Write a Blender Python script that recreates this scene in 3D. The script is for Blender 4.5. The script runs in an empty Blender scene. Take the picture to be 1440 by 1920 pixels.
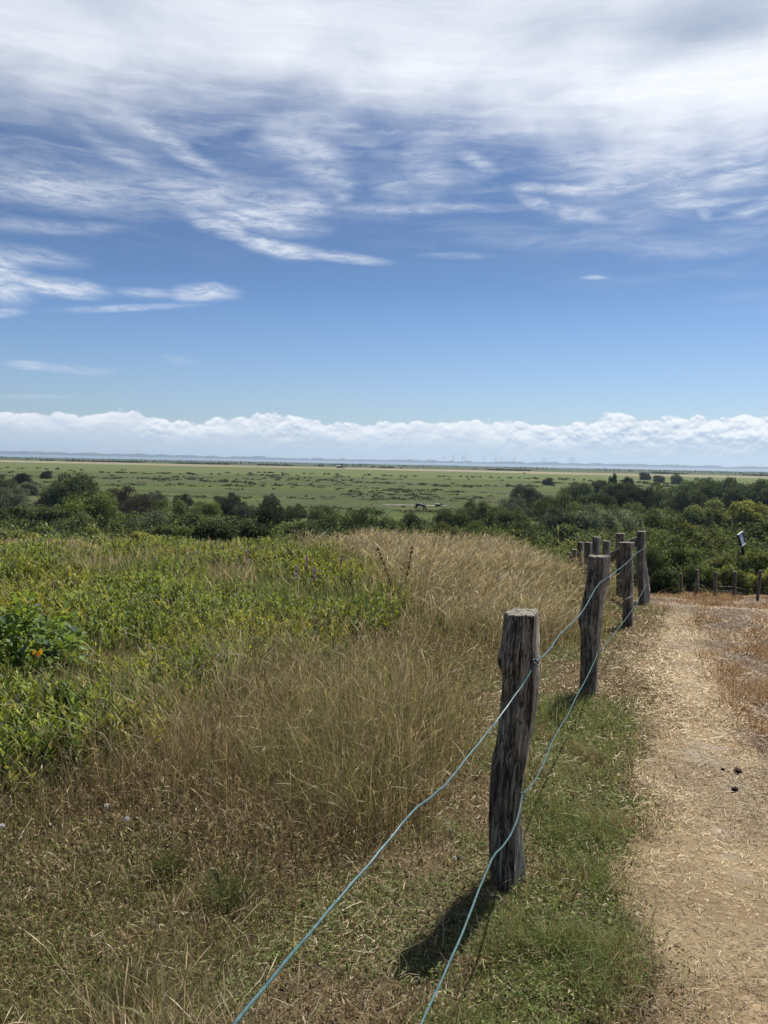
import bpy, math, random
import numpy as np
from mathutils import Vector, Matrix

# ------------------------------------------------------------------ camera, world, sun
SC = bpy.context.scene
COL = SC.collection
RAD = math.radians
H = 9.9                                   # eye height over the marsh level (z = 0)
F0 = 1493.0                               # focal length for a frame 1920 high
PITCH, ROLL = RAD(3.68), RAD(1.15)
SUN_EL, SUN_AZ = RAD(56), RAD(36)         # azimuth from +Y (view direction) towards +X

fw = Vector((0, math.cos(PITCH), -math.sin(PITCH)))
r0 = Vector((1, 0, 0)); u0 = r0.cross(fw)
rt = r0 * math.cos(ROLL) + u0 * math.sin(ROLL)
up = u0 * math.cos(ROLL) - r0 * math.sin(ROLL)
cam = bpy.data.cameras.new('camera')
cam.sensor_fit = 'VERTICAL'; cam.sensor_height = 36.0; cam.lens = F0 / 1920 * 36
cam.clip_start = 0.05; cam.clip_end = 60000
camo = bpy.data.objects.new('camera', cam); COL.objects.link(camo)
camo.matrix_world = Matrix(((rt.x, up.x, -fw.x, 0), (rt.y, up.y, -fw.y, 0), (rt.z, up.z, -fw.z, H), (0, 0, 0, 1)))
SC.camera = camo

def ray(u, v):
    return fw + rt * ((u - 720) / F0) - up * ((v - 960) / F0)
def at(u, v, Y):
    d = ray(u, v); return Vector((0, 0, H)) + d * (Y / d.y)

SC.view_settings.view_transform = 'Standard'; SC.view_settings.look = 'None'
SC.view_settings.exposure = 0.38; SC.view_settings.gamma = 1.0
SC.cycles.max_bounces = 5; SC.cycles.diffuse_bounces = 3; SC.cycles.glossy_bounces = 2
SC.cycles.transmission_bounces = 3; SC.cycles.volume_bounces = 0; SC.cycles.transparent_max_bounces = 4
SC.cycles.caustics_reflective = False; SC.cycles.caustics_refractive = False
SC.cycles.use_denoising = True; SC.cycles.adaptive_threshold = 0.005

sun = bpy.data.lights.new('sun', 'SUN'); sun.energy = 5.0; sun.angle = RAD(0.53); sun.color = (1.0, 0.95, 0.87)
suno = bpy.data.objects.new('sun', sun); COL.objects.link(suno)
sd = Vector((math.sin(SUN_AZ) * math.cos(SUN_EL), math.cos(SUN_AZ) * math.cos(SUN_EL), math.sin(SUN_EL)))
suno.rotation_euler = sd.to_track_quat('Z', 'Y').to_euler()
suno.location = (5, 5, 40)

class NT:
    """small helper for wiring nodes"""
    def __init__(s, nt): s.nt = nt; s.n = nt.nodes; s.l = nt.links
    def add(s, t, **k):
        n = s.n.new(t)
        for a, b in k.items(): setattr(n, a, b)
        return n
    def put(s, sock, val):
        if hasattr(val, 'is_output') or isinstance(val, bpy.types.NodeSocket): s.l.new(val, sock)
        elif val is not None: sock.default_value = val
    def m(s, op, a, b=None, c=None, clamp=False):
        n = s.add('ShaderNodeMath', operation=op); n.use_clamp = clamp
        s.put(n.inputs[0], a)
        if b is not None: s.put(n.inputs[1], b)
        if c is not None: s.put(n.inputs[2], c)
        return n.outputs[0]
    def vm(s, op, a, b=None, scale=None):
        n = s.add('ShaderNodeVectorMath', operation=op); s.put(n.inputs[0], a)
        if b is not None: s.put(n.inputs[1], b)
        if scale is not None: s.put(n.inputs[3], scale)
        return n.outputs[1] if op == 'LENGTH' else n.outputs[0]
    def xyz(s, a, b, c=0.0):
        n = s.add('ShaderNodeCombineXYZ')
        for i, q in enumerate((a, b, c)): s.put(n.inputs[i], q)
        return n.outputs[0]
    def ss(s, v, lo, hi, a=0.0, b=1.0):
        n = s.add('ShaderNodeMapRange', interpolation_type='SMOOTHSTEP')
        s.put(n.inputs[0], v)
        for i, q in enumerate((lo, hi, a, b)): s.put(n.inputs[i + 1], q)
        return n.outputs[0]
    def noise(s, vec, scale, detail=3, rough=0.5, dist=0.0, color=False):
        n = s.add('ShaderNodeTexNoise'); s.put(n.inputs['Vector'], vec)
        n.inputs['Scale'].default_value = scale; n.inputs['Detail'].default_value = detail
        n.inputs['Roughness'].default_value = rough; n.inputs['Distortion'].default_value = dist
        return n.outputs['Color'] if color else n.outputs['Fac']
    def mix(s, f, a, b, mode='MIX'):
        n = s.add('ShaderNodeMix', data_type='RGBA', blend_type=mode)
        s.put(n.inputs[0], f); s.put(n.inputs[6], a); s.put(n.inputs[7], b)
        return n.outputs[2]
    def curve(s, v, pts, lo, hi):
        """float curve: pts as (x, y) with x in lo..hi"""
        t = s.m('DIVIDE', s.m('SUBTRACT', v, lo), hi - lo, clamp=True)
        n = s.add('ShaderNodeFloatCurve'); c = n.mapping.curves[0]
        for i, (x, y) in enumerate(pts):
            x = (x - lo) / (hi - lo)
            if i == 0: c.points[0].location = (x, y)
            elif i == len(pts) - 1: c.points[-1].location = (x, y)
            else: c.points.new(x, y)
        n.mapping.update(); s.put(n.inputs[1], t)
        return n.outputs[0]

def c4(r, g, b): return (r, g, b, 1.0)
def ae(u, v):
    d = ray(u, v).normalized(); return math.atan2(d.x, d.y), math.asin(d.z)

def build_world():
    w = bpy.data.worlds.new('World'); SC.world = w; w.use_nodes = True
    t = NT(w.node_tree); t.n.clear()
    out = t.add('ShaderNodeOutputWorld'); bg = t.add('ShaderNodeBackground')
    sky = t.add('ShaderNodeTexSky', sky_type='NISHITA'); sky.sun_disc = False
    sky.sun_elevation = SUN_EL; sky.sun_rotation = SUN_AZ
    sky.air_density = 1.0; sky.dust_density = 0.6; sky.ozone_density = 1.6; sky.altitude = 10
    tc = t.add('ShaderNodeTexCoord'); dvec = tc.outputs['Generated']
    sp = t.add('ShaderNodeSeparateXYZ'); t.put(sp.inputs[0], t.vm('NORMALIZE', dvec))
    X, Y, Z = sp.outputs
    a = t.m('ARCTAN2', X, Y); e = t.m('ARCSINE', Z)
    p = t.xyz(a, e)
    STR = 0.1
    # the blue gets deeper with elevation and paler towards the horizon
    k = t.curve(e, [(0.0, .62), (.06, .60), (.16, .52), (.24, .42), (.34, .40), (1.0, .40)], 0.0, 1.0)
    tint = t.mix(t.ss(e, .0, .30), c4(.86, 1.06, 1.28), c4(1.02, 1.02, 1.05))
    base = t.mix(1.0, sky.outputs[0], tint, 'MULTIPLY')
    base = t.mix(1.0, base, t.mix(t.ss(e, .05, .24), c4(.82, .83, .91), c4(.62, .83, 1.09)), 'MULTIPLY')
    base = t.vm('SCALE', base, scale=t.m('MULTIPLY', k, 1.5))
    # ---- cirrus: warped coordinates
    w1 = t.vm('SUBTRACT', t.noise(p, 5, 3, .55, color=True), (.5, .5, .5))
    w2 = t.vm('SUBTRACT', t.noise(t.vm('MULTIPLY', p, (1, 1.8, 1)), 22, 4, .6, color=True), (.5, .5, .5))
    q = t.vm('ADD', p, t.vm('MULTIPLY', w1, (.045, .022, 0)))
    q = t.vm('ADD', q, t.vm('MULTIPLY', w2, (.016, .009, 0)))
    streak = t.noise(t.vm('MULTIPLY', q, (3.0, 16, 1)), 2.6, 6, .62, .4)
    fine = t.noise(t.vm('MULTIPLY', q, (9, 46, 1)), 2.6, 7, .72, .6)
    soft = t.noise(t.vm('MULTIPLY', q, (1, 2.0, 1)), 5.5, 4, .55, .2)
    rot = t.add('ShaderNodeMapping', vector_type='POINT'); rot.inputs[2].default_value = (0, 0, RAD(38)); rot.inputs[3].default_value = (4, 38, 1); t.put(rot.inputs[0], q)
    rot.inputs[2].default_value = (0, 0, RAD(32)); fib = t.noise(rot.outputs[0], 1.7, 6, .68, .5)
    lo, hi = -.6, .6
    def edge(px): return [(ae(u, v)[0], (ae(u, v)[1])) for u, v in px]
    ed = edge([(-60, 215), (200, 228), (420, 226), (720, 235), (980, 262), (1200, 305), (1500, 330)])
    E = t.curve(a, [(lo, ed[0][1])] + ed + [(hi, ed[-1][1])], lo, hi)
    dE = t.m('SUBTRACT', t.m('ADD', e, t.m('MULTIPLY', t.m('SUBTRACT', soft, .5), .10)), E)
    sheet = t.ss(dE, -.035, .085)
    sheet = t.m('MULTIPLY', sheet, t.m('MINIMUM', 1.0, t.m('ADD', .68, t.m('ADD', t.m('MULTIPLY', soft, .40), t.m('MULTIPLY', t.ss(fib, .34, .66), .09)))))
    veil = t.m('MULTIPLY', t.m('MULTIPLY', t.ss(dE, -.17, .02), t.ss(streak, .38, .70)), .34)
    veil2 = t.m('MULTIPLY', t.ss(dE, -.13, .03), t.m('MULTIPLY', t.ss(soft, .35, .75), .24))
    veil = t.m('MAXIMUM', veil, veil2)
    S = [(215, 200, 415, 338, 17, .55), (140, 238, 290, 330, 16, .38), (-60, 335, 300, 372, 34, .55), (180, 350, 520, 378, 30, .50),
         (430, 372, 640, 388, 22, .6), (600, 385, 980, 386, 10, .42), (345, 405, 470, 452, 18, .75), (430, 448, 600, 482, 15, .80),
         (560, 472, 720, 492, 9, .8), (380, 400, 600, 425, 24, .75), (500, 230, 650, 345, 42, .52), (620, 345, 660, 370, 30, .3),
         (-80, 500, 60, 535, 42, .85), (20, 528, 200, 548, 16, .85), (-60, 470, 150, 492, 16, .55), (-60, 420, 220, 432, 12, .34),
         (220, 546, 330, 552, 9, .45), (320, 549, 440, 553, 15, .72), (105, 582, 360, 572, 6, .5), (-50, 588, 45, 585, 8, .65),
         (962, 350, 1030, 352, 9, .6), (1000, 352, 1120, 362, 12, .55), (965, 360, 1030, 400, 12, .5), (1020, 392, 1130, 414, 12, .45),
         (1060, 360, 1200, 330, 22, .45), (1100, 362, 1260, 340, 9, .6), (1220, 372, 1340, 345, 15, .65), (1320, 350, 1480, 300, 18, .6),
         (1240, 384, 1400, 376, 9, .5), (1370, 404, 1490, 372, 11, .6), (1180, 345, 1380, 318, 34, .5), (1340, 330, 1480, 240, 46, .55),
         (1310, 386, 1340, 404, 10, .35), (850, 286, 930, 314, 10, .38), (760, 300, 840, 350, 40, .32), (700, 340, 800, 362, 22, .3),
         (900, 450, 1500, 458, 16, .24), (790, 478, 920, 480, 6, .25), (1088, 520, 1138, 520, 4, .38), (10, 682, 100, 688, 8, .5),
         (70, 688, 210, 697, 9, .32), (300, 668, 370, 682, 8, .16), (-40, 742, 140, 744, 4, .22), (980, 300, 1240, 320, 40, .35)]
    acc = None
    for (x0, y0, x1, y1, wd, al) in S:
        A, B = ae(x0, y0), ae(x1, y1)
        dx, dy = B[0] - A[0], B[1] - A[1]; L = math.hypot(dx, dy)
        mp = t.add('ShaderNodeMapping', vector_type='TEXTURE')
        mp.inputs[1].default_value = ((A[0] + B[0]) / 2, (A[1] + B[1]) / 2, 0)
        mp.inputs[2].default_value = (0, 0, math.atan2(dy, dx))
        mp.inputs[3].default_value = (L * .66, wd / F0 * 1.25, 1)
        t.put(mp.inputs[0], q if wd > 9 else p)
        g = t.ss(t.vm('LENGTH', mp.outputs[0]), .2, 1.12, al, 0.0)
        acc = g if acc is None else t.m('MAXIMUM', acc, g)
    veil = t.m('MULTIPLY', veil, t.m('ADD', .55, t.m('MULTIPLY', t.ss(fib, .36, .66), .9)))
    wis = t.m('MULTIPLY', acc, t.m('ADD', .30, t.m('MULTIPLY', t.ss(fine, .34, .64), .72)))
    wis = t.m('MULTIPLY', wis, t.m('ADD', .65, t.m('MULTIPLY', t.ss(streak, .3, .6), .5)), clamp=True)
    cir = t.m('SUBTRACT', 1.0, t.m('MULTIPLY', t.m('SUBTRACT', 1.0, wis, clamp=True),
              t.m('MULTIPLY', t.m('SUBTRACT', 1.0, veil), t.m('SUBTRACT', 1.0, sheet, clamp=True))), clamp=True)
    ovr = t.m('MULTIPLY', t.ss(e, .58, .85, 1.0, .12), t.ss(t.m('ABSOLUTE', a), .9, 1.5, 1.0, .15))   # cloud thinned outside the view to cut sky light and deepen shadows
    cir = t.m('MULTIPLY', cir, ovr)
    # brightness of the sheet: bright belt to the right, greyer patches high up
    gb = t.ss(t.noise(t.vm('MULTIPLY', q, (1.2, 2.6, 1)), 4.2, 4, .55, .3), .36, .66)
    def blob(u, v, ru, rv, am):
        A = ae(u, v); mp = t.add('ShaderNodeMapping', vector_type='TEXTURE')
        mp.inputs[1].default_value = (A[0], A[1], 0); mp.inputs[3].default_value = (ru / F0, rv / F0, 1)
        t.put(mp.inputs[0], q); return t.ss(t.vm('LENGTH', mp.outputs[0]), .0, 1.0, am, 0.0)
    br = t.m('ADD', t.m('ADD', .68, t.m('MULTIPLY', gb, .06)), t.m('MULTIPLY', fib, .06))
    for b in ((1180, 190, 700, 150, .28), (1440, 180, 300, 120, .12), (500, 90, 800, 150, .06)): br = t.m('ADD', br, blob(*b))
    for b in ((1320, 50, 190, 80, .34), (1060, 60, 200, 75, .17), (1180, 130, 150, 40, .12), (-60, 215, 500, 110, .12), (1440, 60, 90, 90, .1), (250, 20, 400, 70, .10)): br = t.m('SUBTRACT', br, blob(*b))
    ccol = t.mix(t.ss(br, .35, .95), c4(.36, .44, .58), c4(.93, .96, 1.02))
    ccol = t.vm('SCALE', ccol, scale=1.0 / STR)
    col = t.mix(cir, base, ccol)
    # ---- cumulus bank over the horizon
    tops = [(-300, 768), (0, 768), (110, 769), (240, 768), (350, 787), (420, 780), (520, 773), (640, 789), (760, 788), (880, 784), (1000, 790), (1095, 790), (1140, 770), (1230, 778), (1330, 777), (1440, 770), (1700, 775)]
    tp = [(ae(u, v)[0], ae(u, v)[1] * 8) for u, v in tops]
    T = t.m('DIVIDE', t.curve(a, [(-.9, tp[0][1])] + tp + [(.9, tp[-1][1])], -.9, .9), 8)
    def puff(off):
        pp = t.vm('ADD', p, (0, off, 0)) if off else p
        vo = t.add('ShaderNodeTexVoronoi', feature='SMOOTH_F1', voronoi_dimensions='2D')
        t.put(vo.inputs['Vector'], t.vm('ADD', t.vm('MULTIPLY', pp, (1, 1.4, 1)), t.vm('MULTIPLY', w2, (.006, .006, 0))))
        vo.inputs['Scale'].default_value = 38; vo.inputs['Detail'].default_value = 2.0
        vo.inputs['Roughness'].default_value = .55; vo.inputs['Smoothness'].default_value = .35
        n = t.noise(t.vm('MULTIPLY', pp, (1, 1.7, 1)), 15, 7, .62)
        return t.m('ADD', t.m('MULTIPLY', t.m('SUBTRACT', .5, vo.outputs[0]), .75), t.m('MULTIPLY', n, 1.35))
    pf = puff(0.0); pf2 = puff(.0035)
    dens = t.m('ADD', t.m('DIVIDE', t.m('SUBTRACT', T, e), .010), t.m('MULTIPLY', t.m('SUBTRACT', pf, .80), 1.15))
    cum = t.ss(dens, -.14, .22)
    lit = t.m('SUBTRACT', pf, pf2)
    depth = t.m('DIVIDE', t.m('SUBTRACT', T, e), .035)          # 0 at the tops, 1 well below
    big = t.noise(t.vm('MULTIPLY', p, (1, 2.4, 1)), 11, 6, .6)
    calm = t.ss(t.m('ADD', t.noise(t.vm('MULTIPLY', p, (1, .3, 1)), 4.5, 2, .5), t.m('MULTIPLY', a, .25)), .38, .58)
    shade = t.m('SUBTRACT', t.m('ADD', .80, t.m('MULTIPLY', t.m('MULTIPLY', lit, t.m('ADD', .35, calm)), 1.5)), t.m('MULTIPLY', t.ss(t.m('ADD', depth, t.m('MULTIPLY', t.m('SUBTRACT', big, .5), 3.4)), .1, 1.0), .46))
    kc = t.mix(t.m('MULTIPLY', shade, 1.0, clamp=True), c4(.44, .55, .70), c4(.95, .97, 1.0))
    hz = t.m('MULTIPLY', t.ss(e, .038, .008), .80)                # low layer of murk near the horizon
    kc = t.mix(hz, kc, c4(.50, .61, .71))
    kc = t.vm('SCALE', kc, scale=1.0 / STR)
    fadeb = t.ss(e, -.002, -.01, 1.0, 0.0)
    col = t.mix(t.m('MULTIPLY', t.m('MULTIPLY', cum, .96), fadeb), col, kc)
    t.put(bg.inputs[0], t.vm('SCALE', col, scale=.80)); bg.inputs[1].default_value = STR
    t.l.new(bg.outputs[0], out.inputs[0])
build_world()

# ------------------------------------------------------------------ helpers
rng = np.random.default_rng(11)
TAB = np.random.default_rng(5).random((256, 256))
def vn(x, y, s=0):
    x = np.asarray(x, float) + s * 17.31; y = np.asarray(y, float) + s * 9.77
    xi = np.floor(x).astype(int); yi = np.floor(y).astype(int)
    fx = x - xi; fy = y - yi; fx = fx * fx * (3 - 2 * fx); fy = fy * fy * (3 - 2 * fy)
    g = lambda i, j: TAB[(xi + i) & 255, (yi + j) & 255]
    return (g(0, 0) * (1 - fx) + g(1, 0) * fx) * (1 - fy) + (g(0, 1) * (1 - fx) + g(1, 1) * fx) * fy
def fbm(x, y, s=0, o=4):
    r = 0; a = .5; n = 0
    for k in range(o):
        r = r + a * vn(np.asarray(x) * 2 ** k, np.asarray(y) * 2 ** k, s + k * 3); n += a; a *= .5
    return r / n
def sst(x, a, b):
    t = np.clip((np.asarray(x, float) - a) / (b - a), 0, 1); return t * t * (3 - 2 * t)

P1 = np.array([(-9, 1.45), (-2, 1.60), (0, 1.62), (3, 1.74), (6, 1.82), (10, 1.93), (14, 2.02), (17, 2.13), (20, 2.45), (25, 3.1), (30, 3.75), (35, 4.3), (45, 5.2), (60, 6.3), (80, 7.5), (105, 8.7), (130, 9.5)])
P2 = np.array([(-9, 1.45), (-2, 1.60), (0, 1.64), (3, 1.76), (6, 1.87), (10, 2.08), (12, 2.16), (16, 2.75), (20, 3.2), (25, 3.6), (30, 4.0), (35, 4.4), (45, 5.2), (60, 6.3), (80, 7.5), (105, 8.7), (130, 9.5)])
def terr(x, y):
    x = np.asarray(x, float); y = np.asarray(y, float)
    a = np.interp(y, P1[:, 0], P1[:, 1]); b = np.interp(y, P2[:, 0], P2[:, 1])
    w = sst(x - (y - 12) * .12, 1.6, 4.6)
    d = a * (1 - w) + b * w
    z = H - d
    near = 1 - sst(y, 60, 120)
    z = z + near * ((fbm(x * .35, y * .35, 2, 2) - .5) * .22 * sst(y, 5, 16) + (fbm(x * 1.3, y * 1.3, 4, 3) - .5) * .05)
    r = np.hypot(x, y)
    z = z + (1 - near) * (fbm(x * .02, y * .02, 6, 2) - .5) * .15
    shore = 2180 + (fbm(x * .0015, x * 0 + 3.3, 9, 3) - .5) * 260 - .05 * np.abs(x)
    z = np.where(y > 900, z - 2.2 * sst(y - shore, -60, 60), z)
    return z

def on_ground(u, v, dh=0.0, ymax=19.0):
    d = ray(u, v)
    ys = np.concatenate([np.arange(.8, 22, .02), np.arange(22, 2600, 1.0)]); ys = ys[ys <= ymax]
    xs = d.x / d.y * ys; zs = H + d.z / d.y * ys
    k = np.nonzero(zs <= terr(xs, ys) + dh)[0]
    i = k[0] if len(k) else len(ys) - 1
    return float(xs[i]), float(ys[i])

def tag(o, label=None, cat=None, group=None, kind=None):
    if label: o['label'] = label
    if cat: o['category'] = cat
    if group: o['group'] = group
    if kind: o['kind'] = kind
    return o
def empty(name, loc=(0, 0, 0), rz=0.0):
    o = bpy.data.objects.new(name, None); o.location = loc; o.rotation_euler = (0, 0, rz); o.empty_display_size = .2
    COL.objects.link(o); return o
def link(name, me, mat=None, parent=None):
    o = bpy.data.objects.new(name, me); COL.objects.link(o)
    if mat is not None and len(me.materials) == 0: me.materials.append(mat)
    if parent is not None: o.parent = parent
    return o

def mesh_np(name, V, Fc, nper, col=None, smooth=False):
    """V (n,3); Fc (m,nper) int; col (n,3)"""
    me = bpy.data.meshes.new(name)
    V = np.ascontiguousarray(V, np.float32); Fc = np.ascontiguousarray(Fc, np.int32)
    me.vertices.add(len(V)); me.vertices.foreach_set('co', V.ravel())
    me.loops.add(Fc.size); me.loops.foreach_set('vertex_index', Fc.ravel())
    me.polygons.add(len(Fc)); me.polygons.foreach_set('loop_start', np.arange(0, Fc.size, nper, dtype=np.int32))
    me.update(calc_edges=True)
    if smooth: me.polygons.foreach_set('use_smooth', np.ones(len(Fc), bool))
    if col is not None:
        at_ = me.color_attributes.new('Col', 'FLOAT_COLOR', 'POINT')
        c = np.ones((len(V), 4), np.float32); c[:, :3] = col
        at_.data.foreach_set('color', c.ravel())
    return me

class Soup:
    """collects triangles"""
    def __init__(s): s.V = []; s.F = []; s.C = []; s.n = 0
    def add(s, V, Fc, C):
        s.V.append(V.reshape(-1, 3)); s.F.append(Fc.reshape(-1, 3) + s.n); s.C.append(C.reshape(-1, 3)); s.n += len(s.V[-1])
    def mesh(s, name, smooth=False):
        return mesh_np(name, np.concatenate(s.V), np.concatenate(s.F), 3, np.concatenate(s.C), smooth)

def strips(S, P, h, w, lean, leana, face, col, T, W, tipc=1.0, droop=0.0):
    """blades: T levels 0..1, W width multipliers; the last level is a single tip vertex"""
    n = len(P); L = len(T)
    ld = np.stack([np.cos(leana), np.sin(leana), leana * 0], 1)
    fd = np.stack([np.cos(face), np.sin(face), face * 0], 1)
    V = np.zeros((n, 2 * (L - 1) + 1, 3)); C = np.zeros_like(V)
    for k, (t, wm) in enumerate(zip(T, W)):
        c = P + ld * (h * lean * t * t)[:, None]
        c[:, 2] += h * t * np.sqrt(np.clip(1 - (lean * t * .7) ** 2, .15, 1)) - droop * h * t ** 3
        cc = col * (1 + (tipc - 1) * t)
        if k < L - 1:
            V[:, 2 * k] = c - fd * (w * wm / 2)[:, None]; V[:, 2 * k + 1] = c + fd * (w * wm / 2)[:, None]
            C[:, 2 * k] = cc; C[:, 2 * k + 1] = cc
        else: V[:, 2 * k] = c; C[:, 2 * k] = cc
    f = []
    for k in range(L - 2):
        a = 2 * k; f += [(a, a + 1, a + 3), (a, a + 3, a + 2)]
    a = 2 * (L - 2); f.append((a, a + 1, a + 2))
    f = np.array(f); nv = 2 * (L - 1) + 1
    Fc = (np.arange(n)[:, None, None] * nv + f[None]).reshape(-1, 3)
    S.add(V, Fc, C)

def unit(v): return v / np.maximum(np.linalg.norm(v, axis=-1, keepdims=True), 1e-9)
def leaves(S, P, ax, nm, L, W, col, fold=.18):
    """folded diamond leaves: P base, ax axis, nm normal"""
    n = len(P); ax = unit(ax); sd_ = unit(np.cross(ax, nm)); nn = np.cross(sd_, ax)
    L = np.broadcast_to(L, n)[:, None]; W = np.broadcast_to(W, n)[:, None]
    b = P; tip = P + ax * L - nn * L * .12
    l = P + ax * L * .45 + sd_ * W / 2 + nn * W * fold; r = P + ax * L * .45 - sd_ * W / 2 + nn * W * fold
    V = np.stack([b, r, tip, l], 1)
    f = np.array([(0, 1, 2), (0, 2, 3)])
    Fc = (np.arange(n)[:, None, None] * 4 + f[None]).reshape(-1, 3)
    S.add(V, Fc, np.repeat(col[:, None], 4, 1))

def rdir(n):
    return unit(rng.normal(size=(n, 3)))

# ------------------------------------------------------------------ materials
def new_mat(name):
    m = bpy.data.materials.new(name); m.use_nodes = True
    t = NT(m.node_tree); t.n.clear(); return m, t
def out_surf(t, sh):
    o = t.add('ShaderNodeOutputMaterial'); t.l.new(sh, o.inputs[0])
def mat_leaf(name, trans=.38, rough=.5, spec=.35, objcol=False, warm=(1.25, 1.15, .55)):
    m, t = new_mat(name)
    a = t.add('ShaderNodeAttribute', attribute_name='Col'); c = a.outputs['Color']
    if objcol:
        oi = t.add('ShaderNodeObjectInfo'); c = t.mix(1.0, c, oi.outputs['Color'], 'MULTIPLY')
    p = t.add('ShaderNodeBsdfPrincipled'); t.put(p.inputs['Base Color'], c)
    p.inputs['Roughness'].default_value = rough; p.inputs['Specular IOR Level'].default_value = spec
    tr = t.add('ShaderNodeBsdfTranslucent'); t.put(tr.inputs[0], t.mix(1.0, c, c4(*warm), 'MULTIPLY'))
    mx = t.add('ShaderNodeMixShader'); mx.inputs[0].default_value = trans
    t.l.new(p.outputs[0], mx.inputs[1]); t.l.new(tr.outputs[0], mx.inputs[2])
    out_surf(t, mx.outputs[0]); return m
def mat_plain(name, col, rough=.7, spec=.3, nscale=0, namp=.3, bump=0, metal=0, stretch=(1, 1, 1)):
    m, t = new_mat(name)
    p = t.add('ShaderNodeBsdfPrincipled'); p.inputs['Roughness'].default_value = rough
    p.inputs['Specular IOR Level'].default_value = spec; p.inputs['Metallic'].default_value = metal
    c = c4(*col)
    if nscale:
        tc = t.add('ShaderNodeTexCoord'); v = t.vm('MULTIPLY', tc.outputs['Object'], stretch)
        n = t.noise(v, nscale, 4, .6)
        c = t.mix(t.ss(n, .3, .7), c4(*[q * (1 - namp) for q in col]), c4(*[q * (1 + namp) for q in col]))
        if bump:
            b = t.add('ShaderNodeBump'); b.inputs['Strength'].default_value = .6; b.inputs['Distance'].default_value = bump
            t.put(b.inputs['Height'], n); t.l.new(b.outputs[0], p.inputs['Normal'])
    t.put(p.inputs['Base Color'], c)
    out_surf(t, p.outputs[0]); return m

M_GRASS = mat_leaf('grass_blades', .36, .65, .15, warm=(1.12, 1.08, .8))
M_LEAF = mat_leaf('shrub_leaves', .27, .75, .10, objcol=True, warm=(1.15, 1.15, .6))
M_BIGLEAF = mat_leaf('broad_leaves', .42, .5, .25)
M_TWIG = mat_plain('twigs', (.07, .055, .04), .9, .1, 8, .4)

def mat_ground():
    m, t = new_mat('ground_cover')
    a = t.add('ShaderNodeAttribute', attribute_name='Col'); c = a.outputs['Color']
    g = t.add('ShaderNodeNewGeometry'); pos = g.outputs['Position']
    n1 = t.noise(pos, 34, 5, .65); n2 = t.noise(pos, 5.5, 4, .6)
    f = t.m('MULTIPLY', t.m('ADD', .45, t.m('MULTIPLY', n1, 1.1)), t.m('ADD', .6, t.m('MULTIPLY', n2, .8)))
    # marsh: long streaks of darker and yellower growth, at the scale of the far fields
    sx = t.add('ShaderNodeSeparateXYZ'); t.put(sx.inputs[0], pos)
    far = t.ss(sx.outputs[1], 60, 160)
    v = t.vm('MULTIPLY', pos, (.35, 1, 1))
    s1 = t.noise(v, .06, 7, .70); s2 = t.noise(v, .6, 4, .65); s3 = t.noise(t.vm('MULTIPLY', pos, (.15, 1, 1)), .02, 5, .6)
    ff = t.m('MULTIPLY', t.m('ADD', .55, t.m('MULTIPLY', s1, .9)), t.m('MULTIPLY', t.m('ADD', .65, t.m('MULTIPLY', s2, .7)), t.m('ADD', .7, t.m('MULTIPLY', s3, .6))))
    k = t.m('ADD', t.m('MULTIPLY', f, t.m('SUBTRACT', 1.0, far)), t.m('MULTIPLY', ff, far))
    col = t.vm('SCALE', c, scale=k)
    p = t.add('ShaderNodeBsdfPrincipled'); t.put(p.inputs['Base Color'], col)
    p.inputs['Roughness'].default_value = .95; p.inputs['Specular IOR Level'].default_value = .1
    b = t.add('ShaderNodeBump'); b.inputs['Strength'].default_value = .9; b.inputs['Distance'].default_value = .03
    t.put(b.inputs['Height'], t.m('ADD', n1, n2)); t.l.new(b.outputs[0], p.inputs['Normal'])
    out_surf(t, p.outputs[0]); return m
M_GROUND = mat_ground()

def mat_path():
    m, t = new_mat('sandy_path')
    g = t.add('ShaderNodeNewGeometry'); pos = g.outputs['Position']
    n0 = t.noise(pos, 1.7, 4, .6); n1 = t.noise(pos, 12, 5, .65); n2 = t.noise(pos, 90, 4, .7); n3 = t.noise(pos, 38, 5, .75, .2)
    c = t.mix(t.ss(n0, .35, .65), c4(.33, .255, .150), c4(.235, .172, .098))
    c = t.mix(t.m('MULTIPLY', t.ss(t.noise(pos, 2.3, 3, .6, .5), .56, .68), .7), c, c4(.36, .32, .27))
    c = t.mix(t.m('MULTIPLY', t.ss(n1, .5, .72), .55), c, c4(.25, .165, .09))
    c = t.mix(t.m('MULTIPLY', t.ss(n3, .52, .70), .65), c, c4(.62, .49, .31))
    c = t.mix(t.m('MULTIPLY', t.ss(n2, .52, .75), .5), c, c4(.19, .13, .08))
    at_ = t.add('ShaderNodeAttribute', attribute_name='Col'); sxx = t.add('ShaderNodeSeparateColor'); t.put(sxx.inputs[0], at_.outputs['Color'])
    we = t.ss(t.m('ADD', sxx.outputs[0], t.m('MULTIPLY', t.m('SUBTRACT', t.noise(pos, 6, 7, .7), .5), 2.0)), .25, .85)
    c = t.mix(we, t.mix(n2, c4(.10, .075, .045), c4(.24, .175, .105)), c)
    p = t.add('ShaderNodeBsdfPrincipled'); t.put(p.inputs['Base Color'], c)
    p.inputs['Roughness'].default_value = .95; p.inputs['Specular IOR Level'].default_value = .12
    b = t.add('ShaderNodeBump'); b.inputs['Strength'].default_value = .8; b.inputs['Distance'].default_value = .022
    t.put(b.inputs['Height'], t.m('ADD', t.m('ADD', n1, n3), t.m('MULTIPLY', n2, .5))); t.l.new(b.outputs[0], p.inputs['Normal'])
    out_surf(t, p.outputs[0]); return m

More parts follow.
